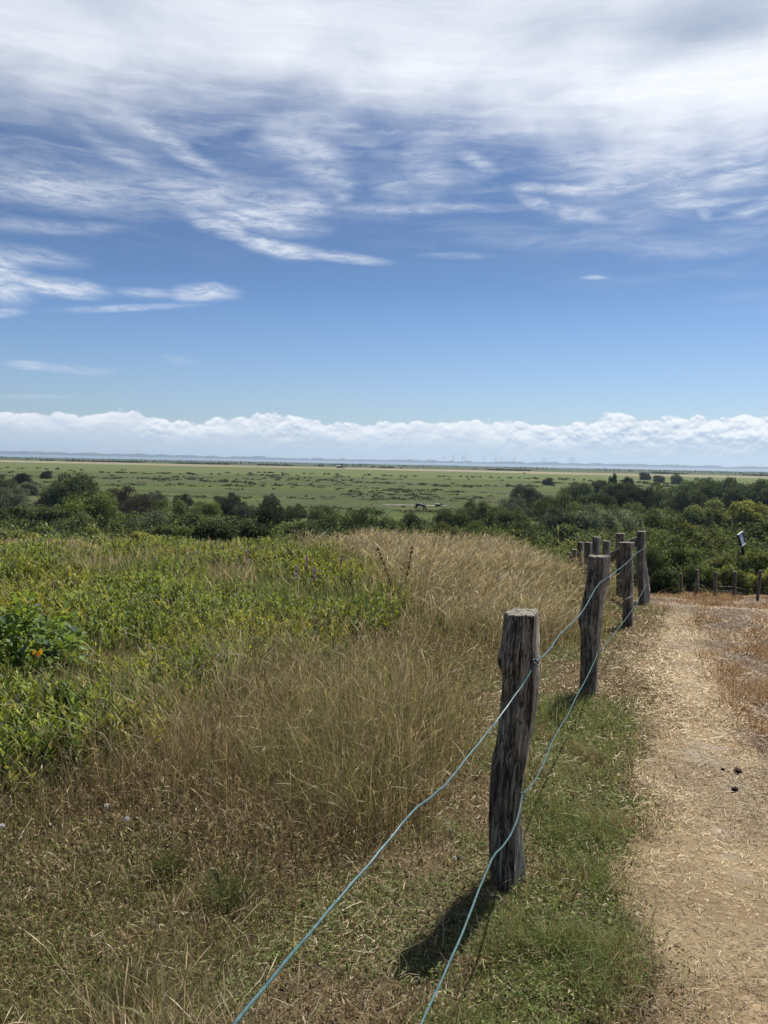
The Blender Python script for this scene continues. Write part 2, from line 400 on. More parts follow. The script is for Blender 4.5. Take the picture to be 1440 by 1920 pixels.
def mat_wood(name, dark=(.052, .045, .035), light=(.33, .29, .235), sc=1.0, zs=.09):
    m, t = new_mat(name)
    tc = t.add('ShaderNodeTexCoord'); o = tc.outputs['Object']
    v = t.vm('MULTIPLY', o, (1, 1, zs))
    n1 = t.noise(v, 55 * sc, 5, .65, .4); n2 = t.noise(v, 190 * sc, 4, .6); n3 = t.noise(o, 7, 4, .6)
    g = t.add('ShaderNodeNewGeometry'); sx = t.add('ShaderNodeSeparateXYZ'); t.put(sx.inputs[0], g.outputs['Normal'])
    c = t.mix(t.ss(n1, .34, .66), c4(*dark), c4(*light))
    c = t.mix(t.m('MULTIPLY', t.ss(n2, .45, .7), .55), c, c4(*[q * 1.35 for q in light]))
    c = t.mix(t.m('MULTIPLY', t.ss(n3, .42, .7), .55), c, c4(*[q * .8 for q in dark]))
    ck = t.noise(t.vm('MULTIPLY', o, (1, 1, zs * 1.6)), 26 * sc, 6, .7, .8)
    c = t.mix(t.m('MULTIPLY', t.ss(t.m('ABSOLUTE', t.m('SUBTRACT', ck, .5)), .022, .004), .9), c, c4(.012, .010, .008))
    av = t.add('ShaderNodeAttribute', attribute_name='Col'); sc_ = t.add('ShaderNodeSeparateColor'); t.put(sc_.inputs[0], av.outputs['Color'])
    c = t.mix(t.m('MULTIPLY', sc_.outputs[0], t.ss(n2, .25, .5)), c, t.mix(n1, c4(.34, .30, .25), c4(.60, .55, .48)))  # sunlight on the right side, painted in as paler wood
    top = t.ss(sx.outputs[2], .75, .95)
    c = t.mix(top, c, t.mix(t.ss(t.noise(o, 110, 5, .7), .35, .62), c4(.15, .13, .105), c4(.40, .36, .30)))
    p = t.add('ShaderNodeBsdfPrincipled'); t.put(p.inputs['Base Color'], c)
    p.inputs['Roughness'].default_value = .88; p.inputs['Specular IOR Level'].default_value = .2
    b = t.add('ShaderNodeBump'); b.inputs['Strength'].default_value = .9; b.inputs['Distance'].default_value = .009
    t.put(b.inputs['Height'], t.m('ADD', t.m('ADD', n1, t.m('MULTIPLY', n2, .35)), t.m('MULTIPLY', t.ss(t.m('ABSOLUTE', t.m('SUBTRACT', ck, .5)), .0, .035), .8))); t.l.new(b.outputs[0], p.inputs['Normal'])
    out_surf(t, p.outputs[0]); return m
M_WOOD = mat_wood('weathered_oak')
M_WIRE = mat_plain('coated_wire', (.055, .115, .12), .36, .45, 60, .35)
M_WIREPALE = mat_plain('galvanised_wire', (.42, .42, .40), .45, .5, 60, .2)
M_DARKMETAL = mat_plain('dark_staple', (.02, .03, .03), .4, .5)

# ------------------------------------------------------------------ zones of growth (world polygons)
def poly(px, dh, ymax=19.0): return np.array([on_ground(u, v, dh, ymax) for u, v in px])
def pip(Q, x, y):
    ins = np.zeros(np.shape(x), bool); n = len(Q)
    for i in range(n):
        x0, y0 = Q[i]; x1, y1 = Q[(i + 1) % n]
        if y0 == y1: continue
        c = ((y0 > y) != (y1 > y)) & (x < (x1 - x0) * (y - y0) / (y1 - y0) + x0); ins ^= c
    return ins
ZG = poly([(-420, 985), (560, 1000), (700, 1035), (750, 1075), (738, 1125), (640, 1172), (520, 1232), (330, 1275), (250, 1315), (220, 1372), (0, 1425), (-420, 1455)], .26)
ZT = poly([(560, 990), (1065, 1035), (1100, 1070), (1080, 1110), (1030, 1140), (940, 1140), (840, 1125), (760, 1095), (755, 1060), (640, 1008)], .46)
ZT2 = poly([(-420, 988), (300, 998), (230, 1024), (-420, 1018)], .25)
ZV = poly([(1020, 1330), (1110, 1310), (1185, 1345), (1208, 1430), (1200, 1540), (1165, 1650), (1185, 1760), (1195, 1920), (1210, 2100), (740, 2100), (800, 1900), (900, 1830), (960, 1720), (990, 1560), (985, 1450)], .04)
ZS = poly([(740, 1560), (800, 1470), (880, 1400), (905, 1290), (1010, 1235), (1080, 1190), (1110, 1110), (1240, 1120), (1240, 1160), (1230, 1300), (1205, 1350), (1220, 2100), (250, 2100), (330, 1880), (480, 1740), (640, 1640)], .05)
ZR = poly([(1130, 1100), (1250, 1100), (1900, 1125), (2000, 1500), (1560, 1500), (1420, 1400), (1370, 1300), (1330, 1210), (1240, 1150)], .03, 21.0)
PB = [(1128, 1238, 1262), (1150, 1246, 1292), (1200, 1236, 1334), (1300, 1226, 1372), (1400, 1214, 1412), (1500, 1198, 1480), (1600, 1176, 1560), (1700, 1166, 1660), (1800, 1190, 1780), (1920, 1196, 1950), (2150, 1190, 2150)]
PL = np.array([on_ground(a, v, .0, 20) for v, a, b in PB])[::-1]; PR = np.array([on_ground(b, v, 0, 20) for v, a, b in PB])[::-1]
def path_edges(y):
    xl = np.interp(y, PL[:, 1], PL[:, 0]); xr = np.interp(y, PR[:, 1], PR[:, 0])
    yb = PL[0, 1]
    xl = np.where(y < yb, PL[0, 0] + (y - yb) * .30, xl); xr = np.where(y < yb, np.maximum(PR[0, 0], 1.6) + (y - yb) * .0, xr)
    return xl, xr
def path_w(x, y):
    """1 in the middle of the path, 0 outside"""
    xl, xr = path_edges(y); j = (fbm(x * 2.2, y * 2.2, 21, 4) - .5) * .55
    ww = np.maximum(.12, (xr - xl) * .26)
    return sst(x - xl + j, -.05, ww) * sst(xr - x + j, -.05, ww) * (1 - sst(y, 12.0, 14.5))
def zones_soft(x, y):
    k = .035 + .012 * y
    return zones(x + rng.normal(0, 1, x.shape) * k, y + rng.normal(0, 1, x.shape) * k * 1.5)
def zones(x, y):
    j1 = (fbm(x * 1.6, y * 1.6, 31, 3) - .5); j2 = (fbm(x * 1.6, y * 1.6, 37, 3) - .5)
    s = np.clip(y * .10, .15, 1.6); jx, jy = x + j1 * s, y + j2 * s * 1.2
    z = np.full(x.shape, 6)                           # 6 brown mixed grass
    z[pip(ZS, jx, jy)] = 5                            # trampled short
    z[pip(ZG, jx, jy)] = 3; z[pip(ZT2, jx, jy)] = 8
    z[pip(ZT, jx, jy)] = 4
    z[(y > 16.5) & (x < 3.5) & (z == 6)] = 3
    z[pip(ZV, jx, jy)] = 2
    xl, xr = path_edges(y)
    z[(z == 6) & (x > .42 + (y - 3.1) * .355) & (y < 13)] = 5
    z[(z == 6) & (x > -.55 + y * .25) & (y < 3.2)] = 5
    z[(x > xl - .06 + j1 * .9) & (z != 2) & (y < 14)] = 9     # straw covered margin of the path
    z[(x > xl + .12 + j1 * .9) & (y < 14)] = 9
    z[pip(ZR, x, y)] = 7                              # reddish litter right of the path
    z[path_w(x, y) > .62] = 1
    return z

# ------------------------------------------------------------------ ground, path, sea, far coast
def build_ground():
    rr = [0.0, .25, .5, .75, 1.0]
    while rr[-1] < 13500: rr.append(rr[-1] + max(.035, rr[-1] * .0085))
    rr = np.array(rr)
    an = np.concatenate([np.linspace(-180, -42, 40)[:-1], np.linspace(-42, 42, 520), np.linspace(42, 180, 40)[1:-1]])
    A, R = np.meshgrid(np.radians(an), rr); x = R * np.sin(A); y = R * np.cos(A)
    z = terr(x, y)
    nA = len(an)
    zn = zones(x.ravel(), y.ravel()).reshape(x.shape)
    pal = {1: (.34, .25, .15), 2: (.085, .095, .03), 3: (.055, .068, .022), 4: (.17, .125, .06), 5: (.15, .11, .065), 6: (.10, .078, .044), 7: (.16, .105, .062), 9: (.27, .19, .115), 8: (.14, .10, .05)}
    C = np.zeros(x.shape + (3,))
    for k, v in pal.items(): C[zn == k] = v
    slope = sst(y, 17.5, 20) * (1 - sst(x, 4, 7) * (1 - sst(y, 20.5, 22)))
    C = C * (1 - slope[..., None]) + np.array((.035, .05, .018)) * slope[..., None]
    # marsh colours by distance from the dune
    g = lambda c: np.array(c)
    def blend(C, w, c): return C * (1 - w[..., None]) + g(c) * w[..., None]
    m = sst(y, 95, 125)
    C = blend(C, m, (.070, .092, .021))
    pt = sst(fbm(x * .012, y * .03, 51, 5), .50, .62); zone_t = sst(y, 130, 170) * (1 - sst(y, 380, 470))
    C = blend(C, pt * zone_t * .55, (.050, .054, .022))
    C = blend(C, m * sst(fbm(x * .02, y * .05, 55, 4), .55, .66) * zone_t * .6, (.080, .076, .036))
    lg = sst(y, 400, 520); C = blend(C, lg, (.096, .120, .030))
    C = blend(C, lg * sst(fbm(x * .004, y * .02, 57, 4), .5, .6) * .5, (.105, .108, .042))
    line = 900 + x * -.13 + (fbm(x * .01, y * 0, 61, 3) - .5) * 60
    C = blend(C, sst(y, line - 105, line - 80), (.24, .205, .125))
    C = blend(C, sst(y, line - 60, line - 30) * sst(fbm(x * .006, y * .03, 66, 4), .5, .6) * .5, (.15, .15, .07))
    C = blend(C, sst(y, line + 115, line + 135), (.045, .062, .022))
    C = blend(C, sst(y, line + 115, line + 135) * sst(fbm(x * .003, y * .006, 63, 4), .5, .62) * .7, (.066, .078, .032))
    C = blend(C, sst(y, 2100, 2200), (.20, .18, .13))
    q = np.arange((len(rr) - 1) * (nA - 1)); i = q // (nA - 1); j = q % (nA - 1); a = i * nA + j
    Fc = np.stack([a, a + 1, a + 1 + nA, a + nA], 1)
    keep = i > 0
    Fc = Fc[keep]
    i0 = np.arange(nA - 1); fan = np.stack([i0, nA + i0, nA + i0 + 1], 1)   # centre fan as quads w/ repeated point avoided
    V = np.stack([x, y, z], -1).reshape(-1, 3)
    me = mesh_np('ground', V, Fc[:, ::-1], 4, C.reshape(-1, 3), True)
    o = link('ground', me, M_GROUND); tag(o, kind='structure')
build_ground()

def build_path():
    ys = np.arange(-1.0, 14.4, .04); n = 60
    xl, xr = path_edges(ys)
    xl = xl - .12; xr = xr + .12
    s = np.linspace(0, 1, n)
    X = xl[:, None] * (1 - s) + xr[:, None] * s; Y = np.repeat(ys[:, None], n, 1)
    w = path_w(X, Y)
    Z = terr(X, Y) - .034 + .046 * sst(w, .05, .5) - .006 * sst(w, .6, 1.0) + (fbm(X * 3, Y * 3, 73, 3) - .5) * .022 + (fbm(X * 9, Y * 9, 71, 3) - .5) * .016
    Z = Z - .1 * (w < .02)
    V = np.stack([X, Y, Z], -1).reshape(-1, 3)
    q = np.arange((len(ys) - 1) * (n - 1)); a = (q // (n - 1)) * n + q % (n - 1)
    Fc = np.stack([a, a + 1, a + 1 + n, a + n], 1)
    o = link('path', mesh_np('path', V, Fc, 4, np.repeat(w.reshape(-1, 1), 3, 1), True), mat_path()); tag(o, kind='structure')
build_path()

def build_sea():
    m, t = new_mat('sea_water')
    p = t.add('ShaderNodeBsdfPrincipled'); g = t.add('ShaderNodeNewGeometry')
    n = t.noise(t.vm('MULTIPLY', g.outputs['Position'], (.02, .3, 1)), .05, 4, .6)
    t.put(p.inputs['Base Color'], t.mix(t.ss(n, .4, .6), c4(.13, .18, .25), c4(.17, .22, .29)))
    p.inputs['Roughness'].default_value = .7; p.inputs['Specular IOR Level'].default_value = .12
    b = t.add('ShaderNodeBump'); b.inputs['Strength'].default_value = .3; b.inputs['Distance'].default_value = 1.0
    t.put(b.inputs['Height'], t.noise(g.outputs['Position'], .4, 4, .6)); t.l.new(b.outputs[0], p.inputs['Normal'])
    out_surf(t, p.outputs[0])
    xs = np.linspace(-13000, 13000, 60); ys = np.linspace(1700, 10500, 30)
    X, Y = np.meshgrid(xs, ys); V = np.stack([X, Y, X * 0 - .55], -1).reshape(-1, 3)
    q = np.arange(29 * 59); a = (q // 59) * 60 + q % 59
    o = link('sea', mesh_np('sea', V, np.stack([a, a + 1, a + 61, a + 60], 1), 4), m); tag(o, kind='structure')
build_sea()

def build_coast():
    xs = np.linspace(-9000, 9000, 1400); rows = [(-260, 0), (-200, .5), (-120, .85), (0, 1.0), (200, .95), (500, .6), (900, .2)]
    b = fbm(xs * .004, xs * 0, 81, 5); f = fbm(xs * .02, xs * 0 + 4, 83, 4)
    hgt = 15 + 10 * sst(b, .42, .75) + 11 * sst(f, .5, .75) + 5 * fbm(xs * .08, xs * 0, 85, 2)
    V = []
    for dy, k in rows:
        V.append(np.stack([xs, 8300 + dy + 0 * xs, -1.5 + hgt * k], -1))
    V = np.concatenate(V); n = len(xs); q = np.arange((len(rows) - 1) * (n - 1)); a = (q // (n - 1)) * n + q % (n - 1)
    o = link('far_coast', mesh_np('far_coast', V, np.stack([a, a + 1, a + 1 + n, a + n], 1), 4, None, True),
             mat_plain('far_coast', (.035, .05, .045), .95, .05, .004, .3)); tag(o, kind='structure')
build_coast()

# ------------------------------------------------------------------ grass and herbs
ANG = RAD(40)
def scatter(n, r0, r1, pw=-.5, zone=None):
    k = pw + 1
    r = (rng.random(n) * (r1 ** k - r0 ** k) + r0 ** k) ** (1 / k)
    a = (rng.random(n) * 2 - 1) * ANG
    x = r * np.sin(a); y = r * np.cos(a)
    return x, y, r
def pick(pal, n, var=.30, sel=None):
    pal = np.array(pal); i = rng.integers(0, len(pal), n) if sel is None else np.clip((sel * len(pal)).astype(int), 0, len(pal) - 1)
    return pal[i] * (1 + rng.normal(0, var, (n, 1))).clip(.4, 1.8)

STRAW = [(.46, .385, .25), (.38, .30, .18), (.54, .46, .31), (.30, .235, .135)]
BROWN = [(.20, .145, .085), (.27, .195, .11), (.125, .092, .052), (.22, .15, .092), (.31, .235, .135)]
OLIVE = [(.185, .19, .068), (.13, .145, .048), (.24, .235, .09)]
GREEN = [(.10, .155, .035), (.13, .19, .045), (.075, .12, .03), (.155, .205, .055)]
VERGE = [(.155, .215, .060), (.195, .25, .080), (.11, .155, .045), (.235, .26, .10), (.20, .16, .075)]
RUST = [(.27, .165, .095), (.36, .235, .14), (.18, .11, .062), (.44, .32, .205), (.30, .22, .12)]

def build_grass():
    N = 1000000
    x, y, r = scatter(N, 1.3, 21.5, -.40)
    z = zones_soft(x, y); zz = terr(x, y); P = np.stack([x, y, zz - .01], 1)
    cl = fbm(x * 1.1, y * 1.1, 101, 3); cf = fbm(x * 5, y * 5, 103, 2); u = rng.random(N); big = fbm(x * .55, y * .55, 107, 3)
    def px(rr, k=.00062): return rr * k              # blades keep a readable width at distance
    S = {'tall': Soup(), 'brown': Soup(), 'short': Soup(), 'verge': Soup(), 'green': Soup()}
    # tall pale grass on the crest
    for zone_id, name, hh in ((4, 'tall', (.22, .70)), (8, 'tall', (.08, .24))):
        s = (z == zone_id) & (cf > .25); n = s.sum(); rs = r[s]
        h = rng.uniform(*hh, n) * (.55 + .9 * cl[s])
        if zone_id == 4: h *= (1 - .45 * sst(x[s], 2.2, 3.6)) * (.62 + .38 * sst(y[s], 8, 12.5))
        gz = sst(fbm(x[s] * .9, y[s] * .9, 109, 3), .40, .60)
        g = rng.random(n) < (.30 + .45 * gz if zone_id == 4 else .60)
        col = np.where(g[:, None], pick(OLIVE + GREEN[:1], n), np.where((rng.random(n) < .45)[:, None], pick(BROWN, n), pick(STRAW, n) * .9))
        wind = .35 + 1.0 * (fbm(x[s] * .7, y[s] * .7, 106, 2) - .5)
        lean = np.abs(rng.normal(.42, .22, n)).clip(0, 1.05); la = rng.normal(0, .75, n) + wind + np.where(rng.random(n) < .16, math.pi, 0)
        st = rng.random(n) < .30
        a = ~st
        strips(S[name], P[s][a], h[a] * .78, np.maximum(.0024, px(rs[a])), lean[a] * 1.2, la[a], rng.uniform(0, 6.3, a.sum()), col[a], (0, .4, .75, 1), (1, .9, .6, 0), 1.2)
        strips(S[name], P[s][st], h[st] * 1.15, np.maximum(.0014, px(rs[st], .0004)), lean[st], la[st], rng.uniform(0, 6.3, st.sum()),
               pick(STRAW + BROWN[-1:], st.sum()) * 1.05, (0, .5, .78, .90, 1), (1, .9, .8, 2.4, .3), 1.15, .12)
    # brown mixed meadow grass
    s = (z == 6); n = s.sum(); rs = r[s]
    nearf = .60 + .40 * sst(y[s] + x[s] * -.10, 2.2, 4.6)
    hf = (.35 + 1.25 * sst(big[s], .30, .68)) * (.55 + .9 * cl[s]) * nearf
    h = rng.lognormal(-1.95, .50, n).clip(.03, .42) * hf; kind = rng.random(n)
    green = np.clip(fbm(x[s] * 1.1, y[s] * 1.1, 111, 3) * 3.2 - 1.15, .08, .9) * .85
    col = np.where((kind < green)[:, None], pick(OLIVE, n, .4) * 1.12, np.where((kind > .72)[:, None], pick(STRAW, n, .35), pick(BROWN, n, .45)))
    lean = np.abs(rng.normal(.5, .4, n)).clip(0, 1.4); la = rng.uniform(0, 6.3, n)
    st = rng.random(n) < .17; a = ~st
    strips(S['brown'], P[s][a], h[a], np.maximum(.0022, px(rs[a])) * np.where(rng.random(a.sum()) < .22, 1.7, 1.0), lean[a], la[a], rng.uniform(0, 6.3, a.sum()), col[a], (0, .5, 1), (1, .8, 0), 1.15)
    strips(S['brown'], P[s][st], h[st] * 1.7 + .03, np.maximum(.0012, px(rs[st], .0004)), lean[st] * .8, la[st], rng.uniform(0, 6.3, st.sum()),
           np.where((rng.random(st.sum()) < .45)[:, None], pick(STRAW, st.sum()) * .9, pick(BROWN + OLIVE, st.sum())), (0, .45, .84, .92, 1), (1, .9, .8, 3.0, .3), 1.1, .06)
    # fine seed heads, dead leaves and small leaflets floating in the sward
    q = (z == 6) | ((z == 4) & (u < .3)) | ((z == 5) & (u < .5)) | ((z == 2) & (u < .5)); idx = np.nonzero(q)[0]; idx = rng.choice(idx, min(len(idx), 120000), replace=False); m = len(idx)
    hh = np.where(z[idx] == 6, (.05 + .22 * big[idx]) * (.4 + .9 * cl[idx]) * (.38 + .62 * sst(y[idx], 2.2, 4.6)) * 1.3, np.where(z[idx] == 4, .35, .035))
    Pq = P[idx] + np.stack([rng.normal(0, .02, m), rng.normal(0, .02, m), hh * rng.random(m) ** .7 + .012], 1)
    L = rng.uniform(.008, .026, m) + r[idx] * .0012
    pg = fbm(x[idx] * 1.3, y[idx] * 1.3, 121, 3)
    ck = np.where((rng.random(m) < sst(pg, .40, .66) * .7)[:, None], pick(OLIVE + [(.19, .21, .06)], m, .25), np.where((rng.random(m) < .35)[:, None], pick([(.045, .03, .02), (.07, .045, .025)], m, .25), pick(BROWN + STRAW, m, .25)))
    leaves(S['brown'], Pq, rdir(m), rdir(m), L, L * .22 + r[idx] * .0004, ck)
    # trampled short growth and thin cover on the path margins
    s = (z == 5) | ((z == 7) & (u < .75)) | ((z == 9) & (u < .16)) | ((z == 1) & (u < .02)); n = s.sum(); rs = r[s]
    h = rng.uniform(.018, .065, n) * (.4 + cl[s] * 1.2) * np.where(z[s] == 7, .5 + 2.6 * sst(fbm(x[s] * 2.6, y[s] * 2.6, 175, 4), .48, .66), 1); gm = sst(fbm(x[s] * 1.7, y[s] * 1.7, 113, 3), .42, .60)
    pale = (z[s] == 9) | (z[s] == 1); red = (z[s] == 7)
    col = np.where((rng.random(n) < gm * .8)[:, None], pick(VERGE, n), pick(BROWN + STRAW[:2], n, .25))
    col = np.where(red[:, None], pick(RUST, n, .25), col); col = np.where(pale[:, None], pick(STRAW + BROWN[-1:], n), col)
    strips(S['short'], P[s], h, np.maximum(.0020, px(rs)), np.abs(rng.normal(.9, .35, n)).clip(0, 1.3), rng.uniform(0, 6.3, n), rng.uniform(0, 6.3, n), col, (0, .5, 1), (1, .8, 0), 1.2)
    # a few taller dry stalks standing in the turf
    s = ((z == 5) & (u < .008)) | ((z == 2) & (u < .004)); n = s.sum()
    strips(S['short'], P[s], rng.uniform(.08, .22, n), np.full(n, .0016), rng.uniform(.2, 1.2, n), rng.uniform(0, 6.3, n), rng.uniform(0, 6.3, n), pick(STRAW, n), (0, .5, .85, 1), (1, .9, .8, 0), 1.1)
    # green verge between fence and path
    s = (z == 2); n = s.sum(); rs = r[s]
    gm = fbm(x[s] * 2.3, y[s] * 2.3, 117, 3)
    tuft = sst(fbm(x[s] * 5, y[s] * 5, 125, 3), .52, .72); h = rng.uniform(.015, .085, n) * (.30 + 1.2 * sst(gm, .42, .70) + 1.3 * tuft)
    col = np.where((rng.random(n) < .16 + sst(gm, .52, .42) * .60)[:, None], pick(BROWN + STRAW[:2], n, .25), pick(VERGE, n, .22))
    strips(S['verge'], P[s], h, np.maximum(.0022, px(rs, .0007)), np.abs(rng.normal(.7, .35, n)).clip(0, 1.3), rng.uniform(0, 6.3, n), rng.uniform(0, 6.3, n), col, (0, .5, 1), (1, .8, 0), 1.25)
    # grass among the herbs
    s = (z == 3); n = s.sum(); rs = r[s]
    h = rng.uniform(.09, .26, n) * (.5 + 1.0 * cl[s]); st = rng.random(n) < .05
    dry = sst(fbm(x[s] * .9, y[s] * .9, 123, 3), .60, .70)
    col = np.where((rng.random(n) < .88 - .6 * dry)[:, None], pick(GREEN, n), pick(OLIVE + STRAW, n))
    strips(S['green'], P[s], h * np.where(st, 1.7, 1), np.maximum(.003, px(rs, .0008)), np.abs(rng.normal(.35, .25, n)).clip(0, 1.1), rng.uniform(0, 6.3, n), rng.uniform(0, 6.3, n), np.where(st[:, None], pick(STRAW, n), col), (0, .5, 1), (1, .85, 0), 1.25)
    lab = {'tall': ('tall_grass', 'tall pale dry grass bending on the dune crest', 'dry grass'),
           'brown': ('meadow_grass', 'brown and straw coloured meadow grass left of the fence', 'dry grass'),
           'short': ('trampled_grass', 'short trampled brown grass beside the fence posts', 'short grass'),
           'verge': ('verge_grass', 'short green grass between the fence and the path', 'green grass'),
           'green': ('herb_grass', 'green grass mixed between the herbs on the left slope', 'green grass')}
    for k, (nm, lb, ct) in lab.items():
        o = link(nm, S[k].mesh(nm), M_GRASS); tag(o, lb, ct, kind='stuff')
build_grass()

def build_herbs():
    """upright feathery herbs of the green patch"""
    S = Soup(); N = 21000
    x, y, r = scatter(N * 3, 3.2, 21.0, .1)
    z = zones_soft(x, y); cl = fbm(x * .9, y * .9, 131, 3); dry = fbm(x * .9, y * .9, 123, 3)
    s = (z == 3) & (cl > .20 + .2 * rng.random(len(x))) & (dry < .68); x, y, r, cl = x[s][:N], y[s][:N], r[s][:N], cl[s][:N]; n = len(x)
    zz = terr(x, y); h = rng.uniform(.16, .36, n) * (.5 + 1.0 * cl)
    patch = fbm(x * .6, y * .6, 137, 3)
    base = pick([(.14, .185, .044), (.185, .23, .056), (.08, .12, .034), (.24, .26, .075)], n, .4)
    base = np.where((patch > .54)[:, None], base * np.array((1.12, 1.0, .9)), base)
    lx, ly = rng.normal(0, .2, n), rng.normal(0, .2, n)
    K = 18
    for k in range(K):
        t = (k + .6) / K; a = k * 2.4 + rng.uniform(0, 6.3, n)
        P = np.stack([x + lx * h * t * t, y + ly * h * t * t, zz + h * (.10 + .9 * t)], 1)
        ax = np.stack([np.cos(a), np.sin(a), rng.uniform(.6, 1.9, n)], 1)
        L = h * (.26 * (1.1 - t) + .11) * rng.uniform(.7, 1.2, n)
        nm = np.stack([rng.normal(0, .5, n) - np.cos(a) * .7, rng.normal(0, .5, n) - np.sin(a) * .7, np.ones(n)], 1)
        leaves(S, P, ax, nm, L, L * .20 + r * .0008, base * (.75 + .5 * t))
    yf = rng.random(n) < .02
    for q in range(4):
        m = yf.sum(); P = np.stack([x[yf] + rng.normal(0, .012, m), y[yf] + rng.normal(0, .012, m), zz[yf] + h[yf] * 1.08], 1)
        leaves(S, P, rdir(m) * np.array((1, 1, .2)), rdir(m) * .3 + np.array((0, 0, 1)), .016, .014, pick([(.52, .45, .07)], m))
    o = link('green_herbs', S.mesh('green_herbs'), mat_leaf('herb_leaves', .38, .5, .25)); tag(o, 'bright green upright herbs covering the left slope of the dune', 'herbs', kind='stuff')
    # low clover and weeds in the verge and short turf
    S = Soup(); x, y, r = scatter(150000, 1.5, 12, -.3); z = zones_soft(x, y); u = rng.random(len(x))
    gm = fbm(x * 2.3, y * 2.3, 117, 3); g5 = fbm(x * 1.7, y * 1.7, 113, 3); g6 = fbm(x * 1.3, y * 1.3, 119, 3)
    s = ((z == 2) & (gm > .42) & (u < .65)) | ((z == 5) & (g5 > .52) & (u < .6)) | ((z == 6) & (y < 4.2) & (g6 > .52) & (u < .5))
    x, y, r = x[s], y[s], r[s]; n = len(x); zz = terr(x, y)
    for q in range(3):
        P = np.stack([x + rng.normal(0, .008, n), y + rng.normal(0, .008, n), zz + rng.uniform(.005, .045, n)], 1)
        L = rng.uniform(.005, .013, n) + r * .0008
        leaves(S, P, rdir(n) * np.array((1, 1, .5)), rdir(n) * .7 + np.array((0, 0, 1)), L, L * .6, pick(VERGE[:4], n, .28))
    o = link('clover', S.mesh('clover'), M_GRASS); tag(o, 'low green clover and weeds creeping through the short turf', 'clover', kind='stuff')
    # loose straw on the path and in the grass
    S = Soup(); x, y, r = scatter(560000, 1.4, 20, -.35); z = zones_soft(x, y); u = rng.random(len(x)); dn = fbm(x * 1.6, y * 1.6, 171, 3)
    s = ((z == 1) & (u < .25 + sst(dn, .35, .65) * .6)) | ((z == 9) & (u < .9)) | ((z == 7) & (u < .9)) | ((z == 5) & (u < .16)) | ((z == 2) & (u < .05)) | ((z == 6) & (u < .04))
    x, y, r, zs = x[s], y[s], r[s], z[s]; n = len(x); zz = terr(x, y) + rng.uniform(.006, .020, n) + np.where(zs != 1, rng.uniform(0, .02, n), 0)
    a = rng.uniform(0, 6.3, n); L = rng.lognormal(-3.65, .60, n).clip(.008, .15); w = np.maximum(.0016, r * .00065)
    P = np.stack([x, y, zz], 1); ax = np.stack([np.cos(a), np.sin(a), rng.normal(0, .22, n)], 1); sdv = np.stack([-np.sin(a), np.cos(a), a * 0], 1)
    bow = rng.normal(0, .16, n) * L
    V = np.stack([P, P + ax * (L / 2)[:, None] + sdv * bow[:, None] + np.array((0, 0, .004)), P + ax * L[:, None],
                  P + sdv * w[:, None], P + ax * (L / 2)[:, None] + sdv * (bow + w)[:, None] + np.array((0, 0, .006)), P + ax * L[:, None] + sdv * (w * .6)[:, None]], 1)
    f = np.array([(0, 1, 4), (0, 4, 3), (1, 2, 5), (1, 5, 4)]); Fc = (np.arange(n)[:, None, None] * 6 + f).reshape(-1, 3)
    pathc = [(.50, .395, .24), (.38, .285, .165), (.62, .52, .34), (.42, .32, .185), (.20, .145, .085)]
    col = np.where((zs == 7)[:, None], pick(RUST + STRAW[:2] + BROWN[:2], n, .25), np.where(((zs == 1) | (zs == 9))[:, None], pick(pathc, n, .2), pick(STRAW, n)))
    clump = fbm(x * 2.6, y * 2.6, 175, 4); col = col * np.where(zs == 7, .45 + 1.15 * sst(clump, .36, .62), .75 + .5 * sst(clump, .35, .6))[:, None]
    S.add(V, Fc, np.repeat(col[:, None], 6, 1))
    o = link('straw_litter', S.mesh('straw_litter'), mat_leaf('straw', .12, .55, .3, warm=(1.1, 1, .8))); tag(o, 'loose dry straw strewn over the sandy path', 'straw', kind='stuff')
build_herbs()

